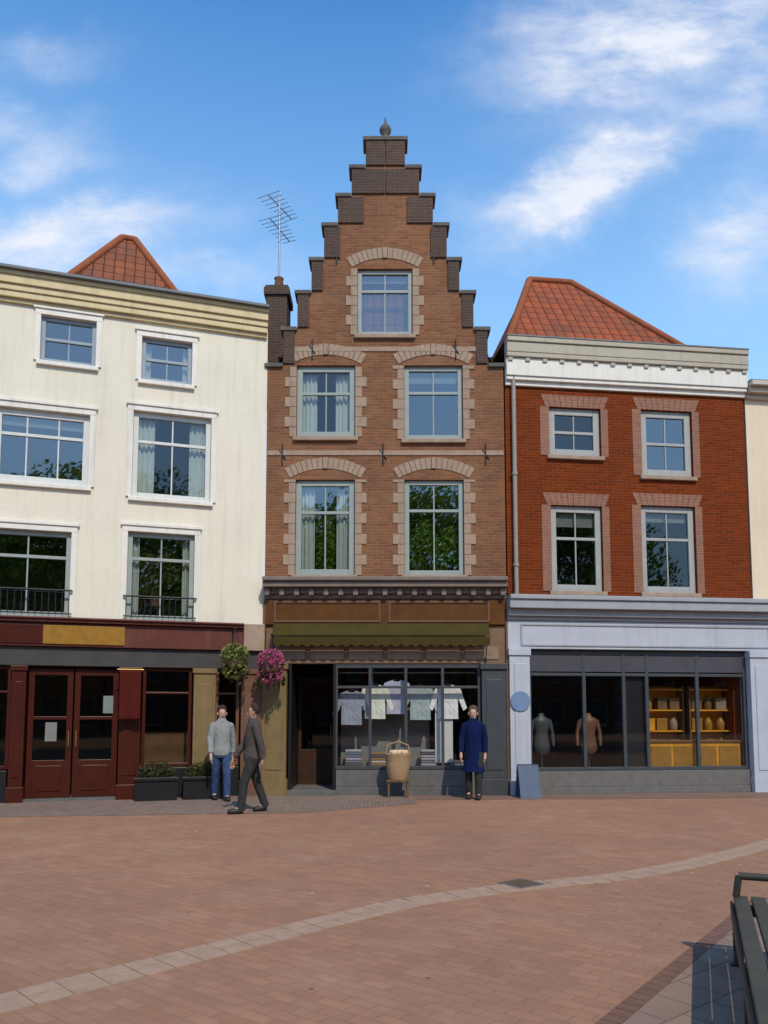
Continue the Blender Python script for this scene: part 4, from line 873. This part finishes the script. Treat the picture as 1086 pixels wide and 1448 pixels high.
    # face
    MB().add([(-.014,-.070,1.58),(.014,-.070,1.58),(0,-.108,1.588),(0,-.072,1.635)],[(0,1,2),(0,2,3),(2,1,3)]).build('nose',skin,t)
    for s in(-1,1):
        MB().lathe([(.001,-.008),(.008,-.004),(.008,.004),(.001,.008)],8).build('eye',M['black'],t,loc=(s*.028,-.079,1.632))
        MB().lathe([(.004,-.03),(.012,-.015),(.014,.01),(.006,.028)],8).build('ear',skin,t,loc=(s*.083,.0,1.61))
    MB().box(-.022,.022,-.084,-.07,1.555,1.563).build('mouth',M['lip'],t)
    if bag: 
        mb=MB().box(-.16,.16,-.06,.06,.62,.92); mb.v=[(x+.27,y+.02,z) for x,y,z in mb.v]
    return t
M['lip']=paint('lips',(.28,.10,.09),.6,.1,9)
sk1=paint('skin_light',(.48,.29,.21),.55,.08,8,bmp=.02); sk2=paint('skin_tan',(.36,.21,.15),.55,.08,8,bmp=.02)
jeans=cloth('blue_denim',(.040,.070,.150)); darktr=cloth('dark_grey_trousers',(.035,.038,.035))
gtop=cloth('light_grey_knit',(.24,.245,.235)); dtop=cloth('dark_brown_jacket',(.075,.062,.055))
bcoat=cloth('deep_blue_coat',(.006,.012,.055)); blk=paint('black_leather',(.02,.018,.016),.5,.2,8)
hb=paint('dark_brown_hair',(.035,.02,.012),.6,.3,30,bmp=.4); hg=paint('brown_hair',(.10,.055,.03),.6,.3,30,bmp=.4)
person((-3.05,14.55,0),20,'person in a light grey top and blue jeans walking in front of the maroon shopfront',sk1,gtop,jeans,blk,hb,stride=.16,h=1.0,hairlong=True)
person((-2.16,12.75,0),-70,'person in a dark brown jacket and dark grey trousers walking nearest the camera',sk2,dtop,darktr,blk,hb,stride=.22,arm=.2,h=1.01)
person((1.70,14.75,0),-12,'person in a long deep blue coat standing before the slate pilaster',sk1,bcoat,darktr,blk,hg,stride=.05,long_coat=True,arm=.05,h=1.0)

# ================================================================= trees across the square (seen in the upper windows)
def tree(loc,h,seed,label):
    t=thing('plane_tree',label,'tree',loc,0,'trees on the square behind the camera')
    rr=random.Random(seed); mb=MB(); mb.tube((0,0,0),(0,0,h*.35),.28,.2,n=10); cr=MB()
    for k in range(15):
        a=rr.random()*6.28; e=rr.uniform(-.05,1.3); L_=h*rr.uniform(.22,.36); s=Vector((0,0,h*rr.uniform(.32,.55)))
        p=s+Vector((math.cos(a)*math.cos(e),math.sin(a)*math.cos(e),math.sin(e)))*L_; mb.tube(s,p,.09,.03,n=6)
        leaves(cr,p+Vector((0,0,h*.03)),(h*.17,h*.17,h*.15),900,.18,seed*50+k,shell=.2)
    mb.build('trunk',M['bark'],t); cr.build('crown',M['leaf'],t)
tree((-5,-13.5,0),16,1,'tall leafy plane tree behind the camera, leftmost of the four')
tree((3.2,-13,0),16.5,2,'tall leafy plane tree behind the camera, second from the left')
tree((11.5,-14.5,0),15.5,4,'tall leafy plane tree behind the camera, third from the left')
tree((20,-13,0),16.5,3,'tall leafy plane tree behind the camera, rightmost of the four')
def far_house(x0,x1,h,mat,label):
    t=thing('town_house',label,'house',(x0,-34,0),0,'houses across the square behind the camera')
    w=x1-x0; n=max(2,int(w/2.2)); H=[]
    for k in range(int((h-4.2)/2.9)):
        for i in range(n): c=w*(i+.5)/n; H.append((c-.55,c+.55,4.4+k*2.9,6.2+k*2.9))
    for i in range(n): c=w*(i+.5)/n; H.append((c-.8,c+.8,.6,3.0))
    MB2=wall('wall',0,w,0,h,H,mat,t,th=.3,y0=-.3)
    MB().box(0,w,-8,-7.9,0,h).box(0,.1,-7.9,-.31,0,h).box(w-.1,w,-7.9,-.31,0,h).build('rear_walls',mat,t)
    for q in H: 
        f=MB().box(q[0],q[0]+.08,-.2,-.12,q[2],q[3]).box(q[1]-.08,q[1],-.2,-.12,q[2],q[3]).box(q[0]+.08,q[1]-.08,-.2,-.12,q[3]-.08,q[3]).box(q[0]+.08,q[1]-.08,-.2,-.12,q[2],q[2]+.08).build('window',M['white'],t)
        MB().add([(q[0],-.16,q[2]),(q[1],-.16,q[2]),(q[1],-.16,q[3]),(q[0],-.16,q[3])],[(0,1,2,3)]).build('pane',M['slate'],f)
    r=MB().add([(-.1,.2,h),(w+.1,.2,h),(w+.1,-8.1,h),(-.1,-8.1,h),(-.1,-4,h+3),(w+.1,-4,h+3)],[(0,1,5,4),(2,3,4,5),(1,2,5),(3,0,4)]).build('roof',M['tile_b'],t); uvroof(r,None)
for x0,x1,h,m,l in((-26,-17.2,9.6,'brick_c','brown brick house across the square, leftmost of the row'),(-17,-9.2,11,'brick_r','plain red brick house across the square, second from the left'),(-9,-1.2,9,'brick_r','red brick house across the square, third from the left'),(-1,6.8,12,'brick_c','tallest brown brick house across the square'),(7,14.8,9.8,'brick_c','plain brown brick house across the square behind the trees'),(15,24.8,11,'brick_r','red brick house across the square, fourth from the right'),(25,36,10,'brick_c','wide brown brick house across the square, third from the right'),(36.2,47,11,'brick_r','red brick house across the square, last but one on the right'),(47.2,62,10,'brick_c','widest brown brick house across the square, rightmost of the row')):
    far_house(x0,x1,h,M[m],l)
